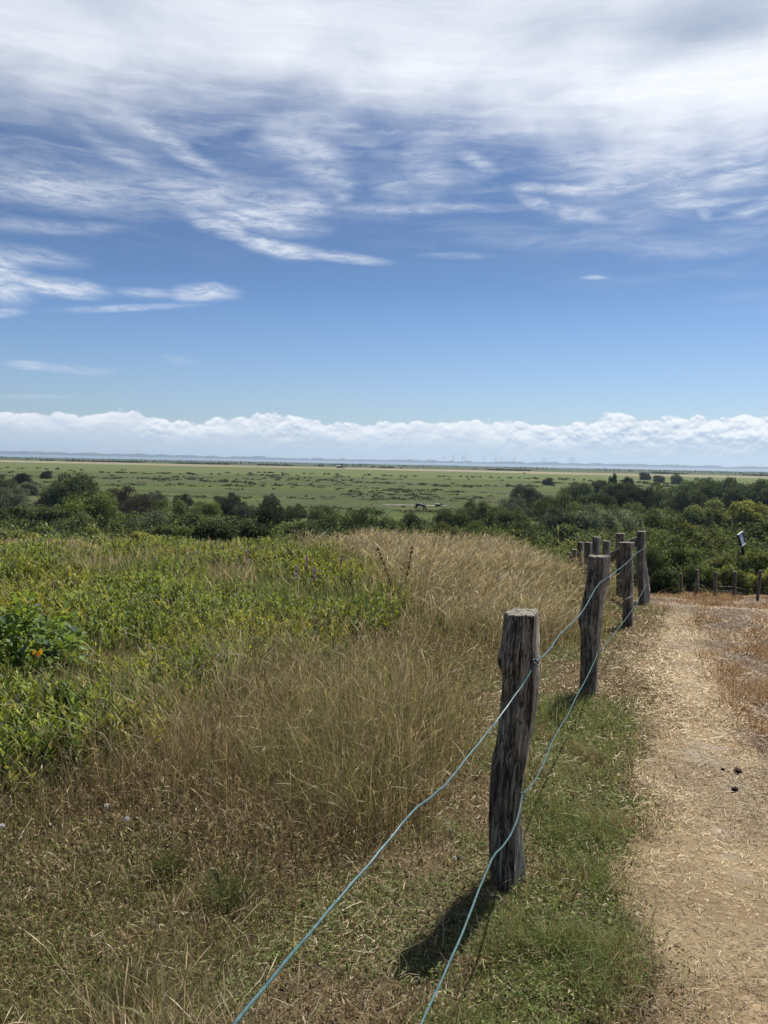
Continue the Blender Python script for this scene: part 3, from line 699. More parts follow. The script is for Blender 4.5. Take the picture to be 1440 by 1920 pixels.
# ------------------------------------------------------------------ bushes
def bush_proto(seed, nleaf=15000, leaf=.060, lw=.45, upright=.0, lobes=26, rough=.16, low=False):
    g = np.random.default_rng(seed)
    # lobe centres inside a dome of radius 1 and height 1
    c = []
    while len(c) < lobes:
        p = g.uniform(-1, 1, 3); p[2] = g.random()
        if math.hypot(p[0], p[1]) ** 2 / .62 + (p[2] / .80) ** 2 < 1: c.append(p)
    c = np.array(c); rad = g.uniform(.12, .29, lobes) * (1.15 - .25 * c[:, 2])
    pr = rad ** 2 / (rad ** 2).sum(); k = g.choice(lobes, nleaf, p=pr)
    d = unit(g.normal(size=(nleaf, 3))); d[:, 2] = np.where(d[:, 2] < -.35, -d[:, 2], d[:, 2])
    rr = rad[k] * (1 + g.normal(0, rough, nleaf) - .25 * g.random(nleaf) ** 3)
    P = c[k] + d * rr[:, None] * np.array((1, 1, .9)); P[:, 2] = np.maximum(P[:, 2], .0)
    # a few shoots standing out of the outline
    ns = int(nleaf * .07); i = g.integers(0, nleaf, ns); ln = g.random(ns) ** 1.5 * .11
    P[i] += (d[i] * .4 + np.array((0, 0, 1.0)) * (.6 + upright)) * ln[:, None]
    L = leaf * g.uniform(.6, 1.35, nleaf)
    ax = unit(g.normal(size=(nleaf, 3)) + d * .5 + np.array((0, 0, upright)))
    nm = unit(d * .8 + g.normal(size=(nleaf, 3)) * .7 + np.array((0, 0, .4)))
    v = (.62 + .7 * g.random(lobes))[k] * (1 + g.normal(0, .32, nleaf)); hue = g.normal(0, .10, nleaf)
    C = np.stack([v * (1 + hue), v, v * (1 - hue)], 1).clip(.15, 2.4)
    S = Soup(); leaves(S, P - ax * L[:, None] * .4, ax, nm, L, L * lw, C)
    fm = S.mesh('foliage')
    # branches: tapered limbs from the root to the lobes
    V = []; F = []; nn = 0
    for q in range(lobes):
        a0 = np.array((g.normal(0, .06), g.normal(0, .06), -.05)); m1 = a0 * .4 + c[q] * .6 + np.array((0, 0, -.10)); e1 = c[q] + np.array((0, 0, rad[q] * .5))
        for (pa, pb, ra, rb) in ((a0, m1, .030, .018), (m1, e1, .018, .006)):
            ax_ = unit(pb - pa); s1 = unit(np.cross(ax_, (.3, .9, .1))); s2 = np.cross(ax_, s1)
            for (pp, rq) in ((pa, ra), (pb, rb)):
                for h in range(5): V.append(pp + (s1 * math.cos(h * 1.2566) + s2 * math.sin(h * 1.2566)) * rq)
            for h in range(5): F.append((nn + h, nn + (h + 1) % 5, nn + 5 + (h + 1) % 5, nn + 5 + h))
            nn += 10
    bm = mesh_np('branches', np.array(V), np.array(F), 4)
    bm.materials.append(M_TWIG); fm.materials.append(M_LEAF)
    return fm, bm
PROTO = {'fine': [bush_proto(s, 13000, .060, .42, .5, 40) for s in (1, 2, 3)],
         'broad': [bush_proto(s, 9500, .080, .62, .0, 34, .14) for s in (4, 5, 6)],
         'willow': [bush_proto(s, 13000, .085, .28, .9, 34, .2) for s in (7, 8)],
         'tree': [bush_proto(s, 13000, .062, .55, .2, 46, .14) for s in (9, 10)]}
BCOL = {'dark': (.080, .102, .052), 'vdark': (.038, .050, .030), 'mid': (.135, .165, .072), 'light': (.185, .225, .085), 'silver': (.27, .31, .22),
        'grey': (.150, .172, .125), 'purple': (.080, .076, .056), 'yellow': (.27, .27, .085), 'olive': (.175, .190, .080)}
NB = [0]
def bush(u, vt, Y, hw, form, col, label, group=None, cat='bush', name='bush', sy=1.0, boost=1.0):
    NB[0] += 1; i = NB[0]; r = random.Random(i)
    best = None
    for k in range(60):                      # find the distance at which this outline is a plausible bush
        y_ = Y * .85 + (max(Y * 3.2, 60) - Y * .85) * k / 59 if Y < 240 else Y
        tp = at(u, vt, y_); hh_ = tp.z - float(terr(tp.x, y_)); ww = hw * y_ / F0 * 1.3
        if Y < 24 and k > 3: break
        sc_ = abs(math.log(max(hh_, .05) / ww / 1.15)) + .40 * abs(math.log(y_ / Y))
        if best is None or sc_ < best[0]: best = (sc_, y_)
    Y = best[1]
    top = at(u, vt, Y); zb = float(min(terr(top.x, Y), terr(top.x, Y - hw * Y / F0 * .4))) - .12
    h = max(.5, top.z - zb); w = max(hw * Y / F0 * 1.3, h * .50)
    o = empty(name, (top.x, Y, zb), r.uniform(0, 6.28)); o.scale = (w, w * sy, h / 1.02)
    pm = PROTO[form]; fm, bm = pm[r.randrange(len(pm))]
    f = link('foliage', fm, None, o); b = link('branches', bm, None, o)
    c = BCOL[col]; k = 1.22 * boost * r.uniform(.85, 1.15); f.color = (c[0] * k, c[1] * k, c[2] * k, 1)
    tag(o, label, cat, group); return o
B = bush
def hedge():
    gl = 'shrubs of the thicket left below the dune'; gr = 'shrubs of the thicket right below the dune'; gm = 'shrubs in front of the horse pasture'
    ge = 'shrubs at the far edge of the right thicket'; gf = 'brambles behind the low fence'; gb = 'brambles just behind the dune crest'
    # left
    B(137, 880, 78, 46, 'fine', 'dark', 'large round dark green bush at the marsh edge, upper left', gl)
    B(42, 884, 82, 14, 'tree', 'vdark', 'small almost black bush standing left of the large round one', gl)
    B(8, 889, 88, 24, 'fine', 'dark', 'dark bush cut by the left picture edge below the marsh', gl)
    B(88, 880, 96, 10, 'tree', 'vdark', 'tiny dark bush behind the large round bush, on its left', gl)
    B(52, 903, 62, 17, 'broad', 'grey', 'small flat grey green bush below the small black bush', gl)
    B(92, 912, 56, 22, 'broad', 'silver', 'grey leaved bush left of the bright green mound', gl, boost=.62)
    B(22, 908, 58, 34, 'fine', 'grey', 'dull grey green bush at the left edge', gl, boost=.8)
    B(165, 916, 45, 58, 'willow', 'light', 'broad bright green mound shaped bush in the left thicket', gl, boost=.82)
    B(110, 935, 42, 40, 'fine', 'mid', 'green bush on the left shoulder of the bright mound', gl)
    B(233, 902, 62, 36, 'fine', 'purple', 'brownish dark bush right of the bright green mound', gl)
    B(262, 922, 52, 34, 'fine', 'purple', 'dusky purple green bush in front of the brownish one', gl, boost=.8)
    B(290, 917, 64, 22, 'fine', 'grey', 'low greyish bush at the marsh edge right of the brownish bush', gl, boost=.7)
    B(30, 945, 37, 40, 'broad', 'dark', 'dark green bush at the lower left of the thicket', gl)
    B(92, 952, 34, 36, 'broad', 'dark', 'very dark bush below the bright green mound', gl, boost=.8)
    B(150, 955, 33, 36, 'fine', 'mid', 'rounded green bush in the lower middle of the left thicket', gl)
    B(320, 925, 46, 42, 'fine', 'mid', 'soft green bush between the brownish bush and the black tuft', gl)
    B(345, 921, 60, 18, 'fine', 'vdark', 'small black green bush at the marsh edge left of the black tuft', gl)
    B(385, 936, 42, 30, 'willow', 'light', 'light green bush directly left of the black tufted bush', gl, boost=.7)
    B(428, 920, 50, 30, 'fine', 'vdark', 'black green bush with a tufted top, middle of the left thicket', gl)
    B(462, 938, 48, 22, 'fine', 'grey', 'grey green bush right of the black tufted bush', gl, boost=.6)
    B(220, 948, 36, 42, 'fine', 'mid', 'green bush in front of the dusky purple bush', gl, boost=.85)
    B(290, 953, 34, 40, 'fine', 'grey', 'muted green bush under the soft green one', gl, boost=.85)
    B(350, 955, 32, 38, 'broad', 'dark', 'dark leafy bush at the foot of the light green one', gl)
    B(508, 923, 62, 16, 'fine', 'grey', 'small feathery grey bush behind the large black bush', gl, boost=.6)
    B(508, 934, 44, 50, 'fine', 'vdark', 'large black green bush left of centre', gl)
    B(430, 958, 31, 46, 'broad', 'dark', 'dark leafy bramble left of the large black bush', gl)
    B(555, 942, 50, 20, 'fine', 'dark', 'dark bush filling the gap right of the large black bush', gl)
    # brambles on the crest, left
    for (u, v, Y, hw, cl, lb) in ((20, 985, 22, 60, 'olive', 'yellowish bramble at the left edge behind the crest'), (110, 979, 23, 60, 'mid', 'leafy bramble below the very dark bush'),
                                  (195, 980, 24, 50, 'olive', 'bramble with pale leaf tips left of the yellow green one'), (268, 988, 21, 34, 'yellow', 'small yellow green bush standing out of the bramble row'),
                                  (330, 975, 25, 50, 'mid', 'green bramble right of the yellow green bush'), (400, 972, 26, 50, 'dark', 'dark bramble in the middle of the crest row'),
                                  (470, 974, 27, 46, 'dark', 'dark bramble below the large black bush'), (545, 970, 28, 42, 'mid', 'bramble at the right end of the crest row')):
        B(u, v, Y, hw, 'broad', cl, lb, gb, cat='bramble', name='bramble', boost=.95)
    # middle
    B(605, 941, 41, 42, 'fine', 'dark', 'dark grey green bush between the two black bushes, left of centre', gm, boost=1.1)
    B(600, 966, 32, 34, 'broad', 'dark', 'low dark bush in front of the dark grey green one', gm)
    global WIDE
    WIDE = B(690, 940, 49, 44, 'fine', 'dark', 'wide dark bush with a bare white branch on its right side', gm)
    B(690, 967, 31, 26, 'willow', 'mid', 'small green bush in front of the wide dark bush', gm)
    B(745, 975, 30, 24, 'broad', 'mid', 'small leafy bush right above the dry grass, below the horse', gm)
    B(772, 958, 46, 30, 'fine', 'vdark', 'black green bush directly below the grazing horse', gm)
    B(850, 946, 43, 42, 'fine', 'dark', 'dark rounded bush right below the grazing horse', gm)
    B(905, 972, 30, 44, 'fine', 'mid', 'low green bush in front of the dark rounded one', gm)
    B(830, 978, 29, 34, 'willow', 'olive', 'low olive bush behind the dry grass crest', gm)
    B(893, 930, 78, 34, 'fine', 'dark', 'dark bush between pasture and marsh, right of the trough', gm)
    # right
    B(940, 940, 54, 36, 'fine', 'mid', 'green bush left of the shrubs around the grey willow', gr)
    B(965, 925, 72, 30, 'fine', 'grey', 'grey green bush at the pasture edge', gr, boost=.65)
    B(985, 903, 100, 26, 'fine', 'grey', 'greyish bush at the left tip of the far thicket', ge, boost=.65)
    B(1028, 895, 112, 10, 'tree', 'vdark', 'small round black green tree at the left tip of the far thicket', ge)
    B(1050, 914, 80, 42, 'fine', 'mid', 'broad green bush in the left half of the far thicket', ge, boost=.8)
    B(1010, 922, 70, 30, 'fine', 'vdark', 'black green bush in the left half of the far thicket', ge)
    B(1085, 899, 98, 32, 'fine', 'dark', 'dark bush at the marsh edge left of the wide dark trees', ge)
    B(1130, 895, 95, 24, 'tree', 'dark', 'dark tree on the skyline of the thicket, left one of a pair', ge)
    B(1165, 897, 88, 34, 'tree', 'dark', 'dark tree on the skyline of the thicket, right one of a pair', ge)
    B(1192, 908, 68, 36, 'tree', 'vdark', 'deep black green tree in the middle of the right thicket', gr)
    B(1120, 918, 66, 36, 'tree', 'dark', 'dark green tree left of the deep black one', gr)
    B(1240, 901, 82, 34, 'fine', 'dark', 'dark green bush on the skyline right of the pair of trees', ge, boost=1.2)
    B(1208, 883, 170, 10, 'tree', 'vdark', 'lone small round black tree out on the marsh', ge, cat='tree')
    B(1150, 884, 270, 20, 'tree', 'vdark', 'long low black clump of bushes out on the marsh', ge, sy=.4)
    B(1178, 888, 250, 12, 'tree', 'vdark', 'short black clump right of the long low one on the marsh', ge, sy=.4)
    B(1235, 889, 230, 10, 'tree', 'purple', 'small brown black clump between the lone round tree and the pointed one', ge)
    B(1269, 888, 135, 11, 'willow', 'grey', 'small pointed grey green tree on the marsh edge', ge, cat='tree')
    B(1328, 891, 190, 14, 'fine', 'grey', 'low grey bush on the marsh between pointed tree and big dark trees', ge, boost=.7)
    B(1300, 893, 170, 22, 'fine', 'mid', 'low green bush on the marsh right of the pointed tree', ge)
    B(1290, 906, 72, 36, 'tree', 'dark', 'dark bush left of the two tall dark trees', gr)
    B(1352, 890, 62, 36, 'tree', 'dark', 'tall dark tree on the right, left one of two', gr, cat='tree', name='dark_tree')
    B(1408, 893, 58, 44, 'tree', 'dark', 'tall dark tree at the right picture edge', gr, cat='tree', name='dark_tree')
    B(1450, 905, 52, 36, 'tree', 'dark', 'dark foliage cut by the right picture edge', gr)
    B(960, 948, 40, 38, 'fine', 'dark', 'dark green bush above the right end of the grass crest', gr, boost=1.1)
    B(985, 965, 28, 46, 'fine', 'dark', 'dark bush behind the right end of the grass crest', gr, boost=1.0)
    B(1045, 948, 31, 42, 'willow', 'grey', 'grey green willow left of the silvery one', gr, boost=.85)
    B(1112, 945, 28, 44, 'willow', 'silver', 'pale silvery green willow bush behind the fence corner', gr, boost=.80)
    B(1172, 950, 31, 40, 'willow', 'silver', 'silvery willow bush right behind the tallest fence post', gr, boost=.62)
    B(1060, 980, 25, 40, 'broad', 'dark', 'dark bush behind the cluster of old posts', gr)
    B(1110, 935, 42, 40, 'fine', 'mid', 'green bush above the silvery willow', gr, boost=.9)
    B(1180, 932, 44, 40, 'fine', 'mid', 'mid green bush below the deep black green tree', gr)
    B(1245, 940, 38, 46, 'fine', 'mid', 'rounded mid green bush in the centre of the right thicket', gr, boost=.9)
    B(1300, 948, 36, 34, 'broad', 'dark', 'dark bush left of the yellow green ones', gr)
    B(1330, 930, 43, 42, 'broad', 'olive', 'olive green bush below the two tall dark trees', gr)
    B(1398, 936, 39, 38, 'broad', 'yellow', 'yellow green bush on the right, left one of two', gr, boost=.85)
    B(1446, 940, 37, 36, 'broad', 'yellow', 'yellow green bush at the right picture edge', gr, boost=.9)
    B(1235, 978, 28, 48, 'fine', 'mid', 'green bush right of the tallest fence post', gr, boost=.85)
    B(1310, 972, 30, 50, 'broad', 'olive', 'olive bush left of the tilted sign', gr, boost=.8)
    B(1365, 985, 30, 40, 'broad', 'mid', 'green bush directly behind the tilted sign', gr, boost=.85)
    B(1432, 975, 30, 42, 'broad', 'dark', 'dark bush right of the tilted sign', gr, boost=1.1)
    B(1225, 1015, 23.5, 36, 'fine', 'dark', 'dark bush left behind the low fence', gf)
    B(1285, 1018, 24, 40, 'broad', 'mid', 'bramble left below the tilted sign', gf, cat='bramble', name='bramble', boost=.9)
    B(1350, 1032, 23.5, 40, 'broad', 'olive', 'bramble at the foot of the tilted sign', gf, cat='bramble', name='bramble')
    B(1425, 1030, 23.5, 44, 'broad', 'olive', 'bramble right below the tilted sign', gf, cat='bramble', name='bramble', boost=.9)
    for (u, v, cl, lb) in ((1250, 1060, 'dark', 'dark bramble at the left end of the low fence'), (1318, 1050, 'mid', 'leafy bramble behind the third post of the low fence'),
                           (1372, 1058, 'olive', 'pale leafed bramble behind the fifth post of the low fence'), (1432, 1056, 'yellow', 'yellowish bramble behind the rightmost post of the low fence')):
        B(u, v, 21.6 if u > 1260 else 23.0, 36, 'broad', cl, lb, gf, cat='bramble', name='bramble', boost=.95)
hedge()

def build_thicket():
    """low scrub that fills the slope between the single bushes, and tufts on the marsh"""
    S = Soup(); n = 150000
    r = np.exp(rng.uniform(math.log(18.5), math.log(112), n)); a = (rng.random(n) * 2 - 1) * RAD(36); x = r * np.sin(a); y = r * np.cos(a)
    ok = (y > 20.5) | ((x < 3.2) & (y > 18)); edge_ = 60 + 46 * fbm(x * .03, x * 0, 141, 3) + 30 * sst(np.abs(np.degrees(a)), 6, 16)
    ok &= y < edge_; ok &= ~((x > 3.0) & (y < 22.0))
    x, y, r = x[ok], y[ok], r[ok]; n = len(x)
    bil = 1 - 2 * np.abs(fbm(x * .75, y * .75, 143, 3) - .5) * 2.2; h = 1.25 * np.clip(bil, -.1, 1) * fbm(x * .3, y * .3, 144, 2) * 1.6 * sst(y, 18, 30) + .12
    P = np.stack([x, y, terr(x, y) + h * rng.uniform(.4, 1.15, n)], 1)
    L = r * .0032 * rng.uniform(.6, 1.5, n); keep = (bil > .25) | (rng.random(n) < .35); x, y, r, h, P, L = x[keep], y[keep], r[keep], h[keep], P[keep], L[keep]; n = len(x)
    pt = fbm(x * .2, y * .2, 147, 3); c = np.where((pt > .5)[:, None], pick([(.165, .20, .082), (.20, .24, .10), (.12, .145, .064)], n, .4), pick([(.08, .10, .052), (.11, .13, .065), (.05, .065, .036)], n, .4))
    leaves(S, P, rdir(n) + np.array((0, 0, .4)), rdir(n) + np.array((0, 0, .8)), L, L * .5, c)
    o = link('scrub', S.mesh('scrub'), mat_leaf('scrub_leaves', .27, .75, .1)); tag(o, 'low dark scrub filling the slope between the bushes', 'scrub', kind='stuff')
    S = Soup(); n = 9000
    y = np.exp(rng.uniform(math.log(130), math.log(520), n)); x = (rng.random(n) * 2 - 1) * y * .60
    d = fbm(x * .02, y * .045, 151, 4); d2 = fbm(x * .006, y * .02, 153, 3)
    ok = (d + .4 * (d2 - .5) > .585) | (rng.random(n) < .03); x, y = x[ok][:1500], y[ok][:1500]; n = len(x)
    hh = rng.uniform(.08, .38, n); ww = rng.lognormal(-.1, .6, n); zz = terr(x, y)
    for q in range(26):
        dx, dy = rng.normal(0, .75, n) * ww, rng.normal(0, .5, n) * ww
        P = np.stack([x + dx, y + dy, zz + hh * rng.random(n) * np.exp(-(dx ** 2) / ww ** 2)], 1)
        L = y * .0016 * rng.uniform(.7, 1.5, n)
        leaves(S, P, rdir(n) + np.array((0, 0, .6)), rdir(n) + np.array((0, 0, .5)), L, L * .6, pick([(.040, .050, .018), (.05, .062, .022), (.055, .058, .028)], n))
    o = link('marsh_tufts', S.mesh('marsh_tufts'), mat_leaf('tuft_leaves', .2, .7, .2)); tag(o, 'scattered dark rush tufts on the green marsh', 'rushes', kind='stuff')
    # ragged edge of the far reed belt
    S = Soup(); n = 12000; x = (rng.random(n) * 2 - 1) * 900; y = 900 - .13 * x + 135 + rng.normal(0, 10, n) + np.where(rng.random(n) < .4, rng.random(n) * 900, 0)
    x = x * np.maximum(1, y / 1000)
    k = fbm(x * .02, y * .003, 161, 4) > .52; x, y = x[k], y[k]; n = len(x)
    P = np.stack([x, y, terr(x, y)], 1); hh = rng.uniform(1.0, 3.0, n)
    leaves(S, P, np.stack([rng.normal(0, .2, n), rng.normal(0, .2, n), np.ones(n)], 1), rdir(n) * np.array((1, 1, .1)) + np.array((0, -1, .2)), hh, hh * .9, pick([(.045, .06, .024), (.035, .048, .02)], n))
    o = link('reeds', S.mesh('reeds'), mat_leaf('reed_leaves', .2, .7, .2)); tag(o, 'dark ragged reed clumps along the far side of the pale strip', 'reeds', kind='stuff')
build_thicket()

# ------------------------------------------------------------------ posts, wires, fences
def resample(poly2, n):
    P = np.array(poly2 + [poly2[0]]); seg = np.linalg.norm(np.diff(P, axis=0), axis=1); s = np.concatenate([[0], np.cumsum(seg)])
    q = np.linspace(0, s[-1], n, endpoint=False); return np.stack([np.interp(q, s, P[:, 0]), np.interp(q, s, P[:, 1])], 1)
def post_mesh(name, prof, Y, depth=.095, nz=150, na=56, seed=0, rough=.004, topslope=0.0, knots=(), origin=None, bare=.8):  # bare: strength of the sunlight painted onto the right side
    """prof rows: (v, uL, uRidge, uR) seen at distance Y, top first; the last row is at the ground and the post runs on below it"""
    vs = np.array([p[0] for p in prof], float)
    base = at(prof[-1][2], prof[-1][0], Y)
    bx, by = base.x, Y; bz = float(terr(bx, by))
    zs = np.array([at(p[2], p[0], Y).z for p in prof]); L = np.array([at(p[1], p[0], Y).x for p in prof]); R_ = np.array([at(p[2], p[0], Y).x for p in prof]); Q = np.array([at(p[3], p[0], Y + depth * .9).x for p in prof])
    zt = zs[0]; zl = bz - .25
    Z = np.linspace(zl, zt, nz)
    o = np.argsort(zs)
    f = lambda arr: np.interp(Z, zs[o], arr[o])
    l, rdg, rr_ = f(L), f(R_), f(Q)
    V = []
    for i, z in enumerate(Z):
        dpt = depth * (1 + .10 * math.sin(i * .05 + seed))
        a = [(l[i], by + .012), (l[i] + (rdg[i] - l[i]) * .5, by - .010), (rdg[i], by), (rr_[i], by + dpt * .9), (rr_[i] - .012, by + dpt), (l[i] + .03, by + dpt), (l[i] - .002, by + dpt * .55)]
        c = resample(a, na)
        c = (c + .5 * np.roll(c, 1, 0) + .5 * np.roll(c, -1, 0)) / 2
        V.append(np.column_stack([c, np.full(na, z)]))
    V = np.array(V); cen = V.mean(1, keepdims=True)
    dirs = V - cen; dirs[..., 2] = 0; dn = np.linalg.norm(dirs, axis=-1, keepdims=True); dirs /= np.maximum(dn, 1e-6)
    ii, jj = np.meshgrid(np.arange(nz), np.arange(na), indexing='ij')
    ang = jj / na; zz = (Z - zl)[:, None] * np.ones(na)
    cx, cy = np.cos(ang * 6.283) * 2, np.sin(ang * 6.283) * 2
    groove = fbm(cx * 5.0 + zz * .8 + seed, cy * 5.0 + zz * .8, 200 + seed, 3) - .5
    lump = fbm(cx * .8 + seed, zz * 5 + cy * .8, 210 + seed, 3) - .5
    crack = -sst(fbm(cx * 2.6 + zz * .35 + seed, cy * 2.6 + zz * .35, 225 + seed, 3), .60, .68) * rough * 1.7
    fine_ = fbm(cx * 12 + seed, zz * 9 + cy * 12, 220 + seed, 2) - .5
    V = V + dirs * (np.sign(groove) * np.abs(groove) ** .8 * rough * 4.2 + lump * rough * 2.6 + fine_ * rough * .9 + crack)[..., None]
    for (kv, ku, kr, ka) in knots:
        kp = at(ku, kv, Y); d2 = (V[..., 0] - kp.x) ** 2 + (V[..., 2] - kp.z) ** 2 * .6 + (V[..., 1] - (Y + .03)) ** 2 * .4
        V = V + dirs * (ka * np.exp(-d2 / kr ** 2))[..., None]
    sun_side = (sst(V[..., 0] - (rdg[:, None] + .003), .0, .010) * (V[..., 1] < by + depth * .96))  # mask of the right side, where sunlight is painted into the colour
    # top: uneven rim
    V[-1, :, 2] += (fbm(cx[0] * 1.5 + seed, cy[0] * 1.5, 230, 3) - .5) * .012 + topslope * (V[-1, :, 0] - cen[-1, 0, 0])
    V[-2, :, 2] = np.minimum(V[-2, :, 2], V[-1, :, 2] - .003)
    rim = V[-1]; cc = rim.mean(0)
    rings = [cc + (rim - cc) * k + np.array((0, 0, 1)) * ((fbm(rim[:, 0] * 60 * k, rim[:, 1] * 60 * k, 240, 2) - .5)[:, None] * .008 + .002) for k in (.93, .6, .3)]
    allv = np.concatenate([V.reshape(-1, 3)] + rings + [cc[None]])
    F = []
    nr = nz + 3
    for i in range(nr - 1):
        for j in range(na):
            a = i * na + j; b = i * na + (j + 1) % na; F.append((a, b, b + na, a + na))
    ctr = nr * na
    for j in range(na):
        a = (nr - 1) * na + j; b = (nr - 1) * na + (j + 1) % na; F.append((a, b, ctr))
    org = np.array(origin if origin is not None else (0, 0, 0))
    me = bpy.data.meshes.new(name); me.from_pydata((allv - org).tolist(), [], F); me.polygons.foreach_set('use_smooth', [True] * len(F)); me.update()
    ca = me.color_attributes.new('Col', 'FLOAT_COLOR', 'POINT'); cc_ = np.zeros((len(allv), 4), np.float32); cc_[:nz * na, 0] = sun_side.ravel() * bare; ca.data.foreach_set('color', cc_.ravel())
    return me, (bx, by, bz)

def tube_mesh(name, pts, rad, n=8, rj=0.0, cap=True):
    """smooth tube through pts; rad scalar or list"""
    P = [Vector(p) for p in pts]; rads = [rad] * len(P) if not hasattr(rad, '__len__') else list(rad)
    V = []; F = []; prev = None
    for i, p in enumerate(P):
        d = (P[min(i + 1, len(P) - 1)] - P[max(i - 1, 0)]).normalized()
        s = d.cross(Vector((.13, .21, .97))) if prev is None else prev - d * prev.dot(d)
        s.normalize(); prev = s; q = d.cross(s)
        for k in range(n):
            a = 6.28318 * k / n; rr_ = rads[i] * (1 + rj * (random.random() - .5))
            V.append(p + (s * math.cos(a) + q * math.sin(a)) * rr_)
    for i in range(len(P) - 1):
        for k in range(n):
            a = i * n + k; b = i * n + (k + 1) % n; F.append((a, b, b + n, a + n))
    if cap: F.append(tuple(range(n))[::-1]); F.append(tuple(range((len(P) - 1) * n, len(P) * n)))
    me = bpy.data.meshes.new(name); me.from_pydata([tuple(v) for v in V], [], F); me.polygons.foreach_set('use_smooth', [True] * len(F)); me.update()
    return me
def spline(pts, sub=8):
    P = [Vector(p) for p in pts]; out = []
    for i in range(len(P) - 1):
        p0, p1, p2, p3 = P[max(i - 1, 0)], P[i], P[i + 1], P[min(i + 2, len(P) - 1)]
        for k in range(sub):
            t = k / sub
            out.append(.5 * ((2 * p1) + (p2 - p0) * t + (2 * p0 - 5 * p1 + 4 * p2 - p3) * t * t + (3 * p1 - p0 - 3 * p2 + p3) * t ** 3))
    out.append(P[-1]); return out
random.seed(3)

def build_main_fence():
    root = empty('wire_fence', (.5, 3.1, float(terr(.5, 3.1))))
    org = Vector(root.location)
    tag(root, 'fence of rough wooden posts with two green wires left of the sandy path', 'fence')
    def part(name, me, mat, label=None, parent=None):
        o = link(name, me, mat, parent or root)
        if label: o['label'] = label
        return o
    def P(name, prof, Y, label, **k):
        me, b = post_mesh(name, prof, Y, origin=org, **k); return part(name, me, M_WOOD, label)
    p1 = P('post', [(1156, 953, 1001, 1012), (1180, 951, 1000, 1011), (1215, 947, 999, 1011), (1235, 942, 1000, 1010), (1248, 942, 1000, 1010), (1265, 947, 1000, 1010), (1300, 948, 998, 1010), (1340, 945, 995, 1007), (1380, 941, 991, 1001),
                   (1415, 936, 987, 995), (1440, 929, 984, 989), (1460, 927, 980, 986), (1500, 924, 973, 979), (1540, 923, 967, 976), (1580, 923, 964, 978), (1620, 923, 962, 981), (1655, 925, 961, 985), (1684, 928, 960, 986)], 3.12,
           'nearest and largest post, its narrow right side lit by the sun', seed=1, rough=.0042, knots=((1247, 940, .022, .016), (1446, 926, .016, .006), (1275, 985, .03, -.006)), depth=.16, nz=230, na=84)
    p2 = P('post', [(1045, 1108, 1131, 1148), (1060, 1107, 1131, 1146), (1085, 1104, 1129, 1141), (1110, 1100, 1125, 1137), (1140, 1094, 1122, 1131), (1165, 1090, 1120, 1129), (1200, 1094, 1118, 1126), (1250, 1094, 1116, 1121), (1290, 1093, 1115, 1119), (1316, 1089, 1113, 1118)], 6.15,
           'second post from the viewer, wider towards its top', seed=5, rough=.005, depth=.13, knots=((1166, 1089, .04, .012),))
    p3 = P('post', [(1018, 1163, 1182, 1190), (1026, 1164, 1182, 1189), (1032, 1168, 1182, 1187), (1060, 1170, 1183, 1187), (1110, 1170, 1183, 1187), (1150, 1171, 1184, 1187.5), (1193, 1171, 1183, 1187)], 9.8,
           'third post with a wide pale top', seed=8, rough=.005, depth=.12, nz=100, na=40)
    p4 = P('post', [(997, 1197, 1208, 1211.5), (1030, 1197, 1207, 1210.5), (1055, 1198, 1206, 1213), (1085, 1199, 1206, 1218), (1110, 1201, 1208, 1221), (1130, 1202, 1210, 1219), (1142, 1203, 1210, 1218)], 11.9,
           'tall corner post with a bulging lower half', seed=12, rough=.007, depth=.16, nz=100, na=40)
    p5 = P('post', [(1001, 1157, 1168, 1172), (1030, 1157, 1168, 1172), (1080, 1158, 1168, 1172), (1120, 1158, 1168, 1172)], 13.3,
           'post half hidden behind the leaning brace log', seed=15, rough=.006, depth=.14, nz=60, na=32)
    # leaning brace log
    a, b = at(1202, 1012, 12.05), at(1076, 1084, 14.0)
    b.z = max(b.z, float(terr(b.x, b.y)) + .02)
    pts = [a.lerp(b, t / 14) + Vector((0, 0, .03 * math.sin(t * .6))) - org for t in range(15)]
    part('brace_log', tube_mesh('brace_log', pts, [.062 + .012 * math.sin(i * 1.3) for i in range(15)], 14, .12), M_WOOD, 'thick log leaning from the corner post down to the left')
    # wires
    def wire(name, ctl, rad, mat, lab):
        pts = spline([at(*c) - org for c in ctl], 7)
        pts = [p + Vector((0, 0, .0009 * math.sin(i * .9))) for i, p in enumerate(pts)]
        return part(name, tube_mesh(name, pts, rad, 8), mat, lab)
    wire('top_wire', [(150, 2300, .72), (330, 2060, .98), (440, 1920, 1.22), (520, 1822, 1.42), (600, 1727, 1.64), (650, 1668, 1.77), (700, 1611, 1.9), (745, 1556, 2.03), (775, 1521, 2.13), (815, 1489, 2.26), (840, 1466, 2.36), (870, 1428, 2.5), (905, 1385, 2.66),
                      (935, 1347, 2.82), (960, 1312, 2.93), (985, 1277, 3.02), (998, 1252, 3.07), (1003, 1241, 3.09), (1009, 1236, 3.16), (1022, 1227, 3.5), (1038, 1207, 3.9), (1049, 1190, 4.2), (1062, 1178, 4.5), (1075, 1166, 4.8), (1088, 1152, 5.1), (1102, 1130, 5.4),
                      (1115, 1106, 5.75), (1126, 1092, 6.0), (1138, 1084, 6.15), (1146, 1079, 6.6), (1155, 1071, 7.3), (1166, 1063, 8.2), (1178, 1053, 9.0), (1186, 1044, 9.72), (1192, 1038, 10.2), (1200, 1033, 10.9), (1207, 1027, 11.4), (1212, 1020, 11.85)],
         .0036, M_WIRE, 'upper wire running from the bottom edge to the corner post')
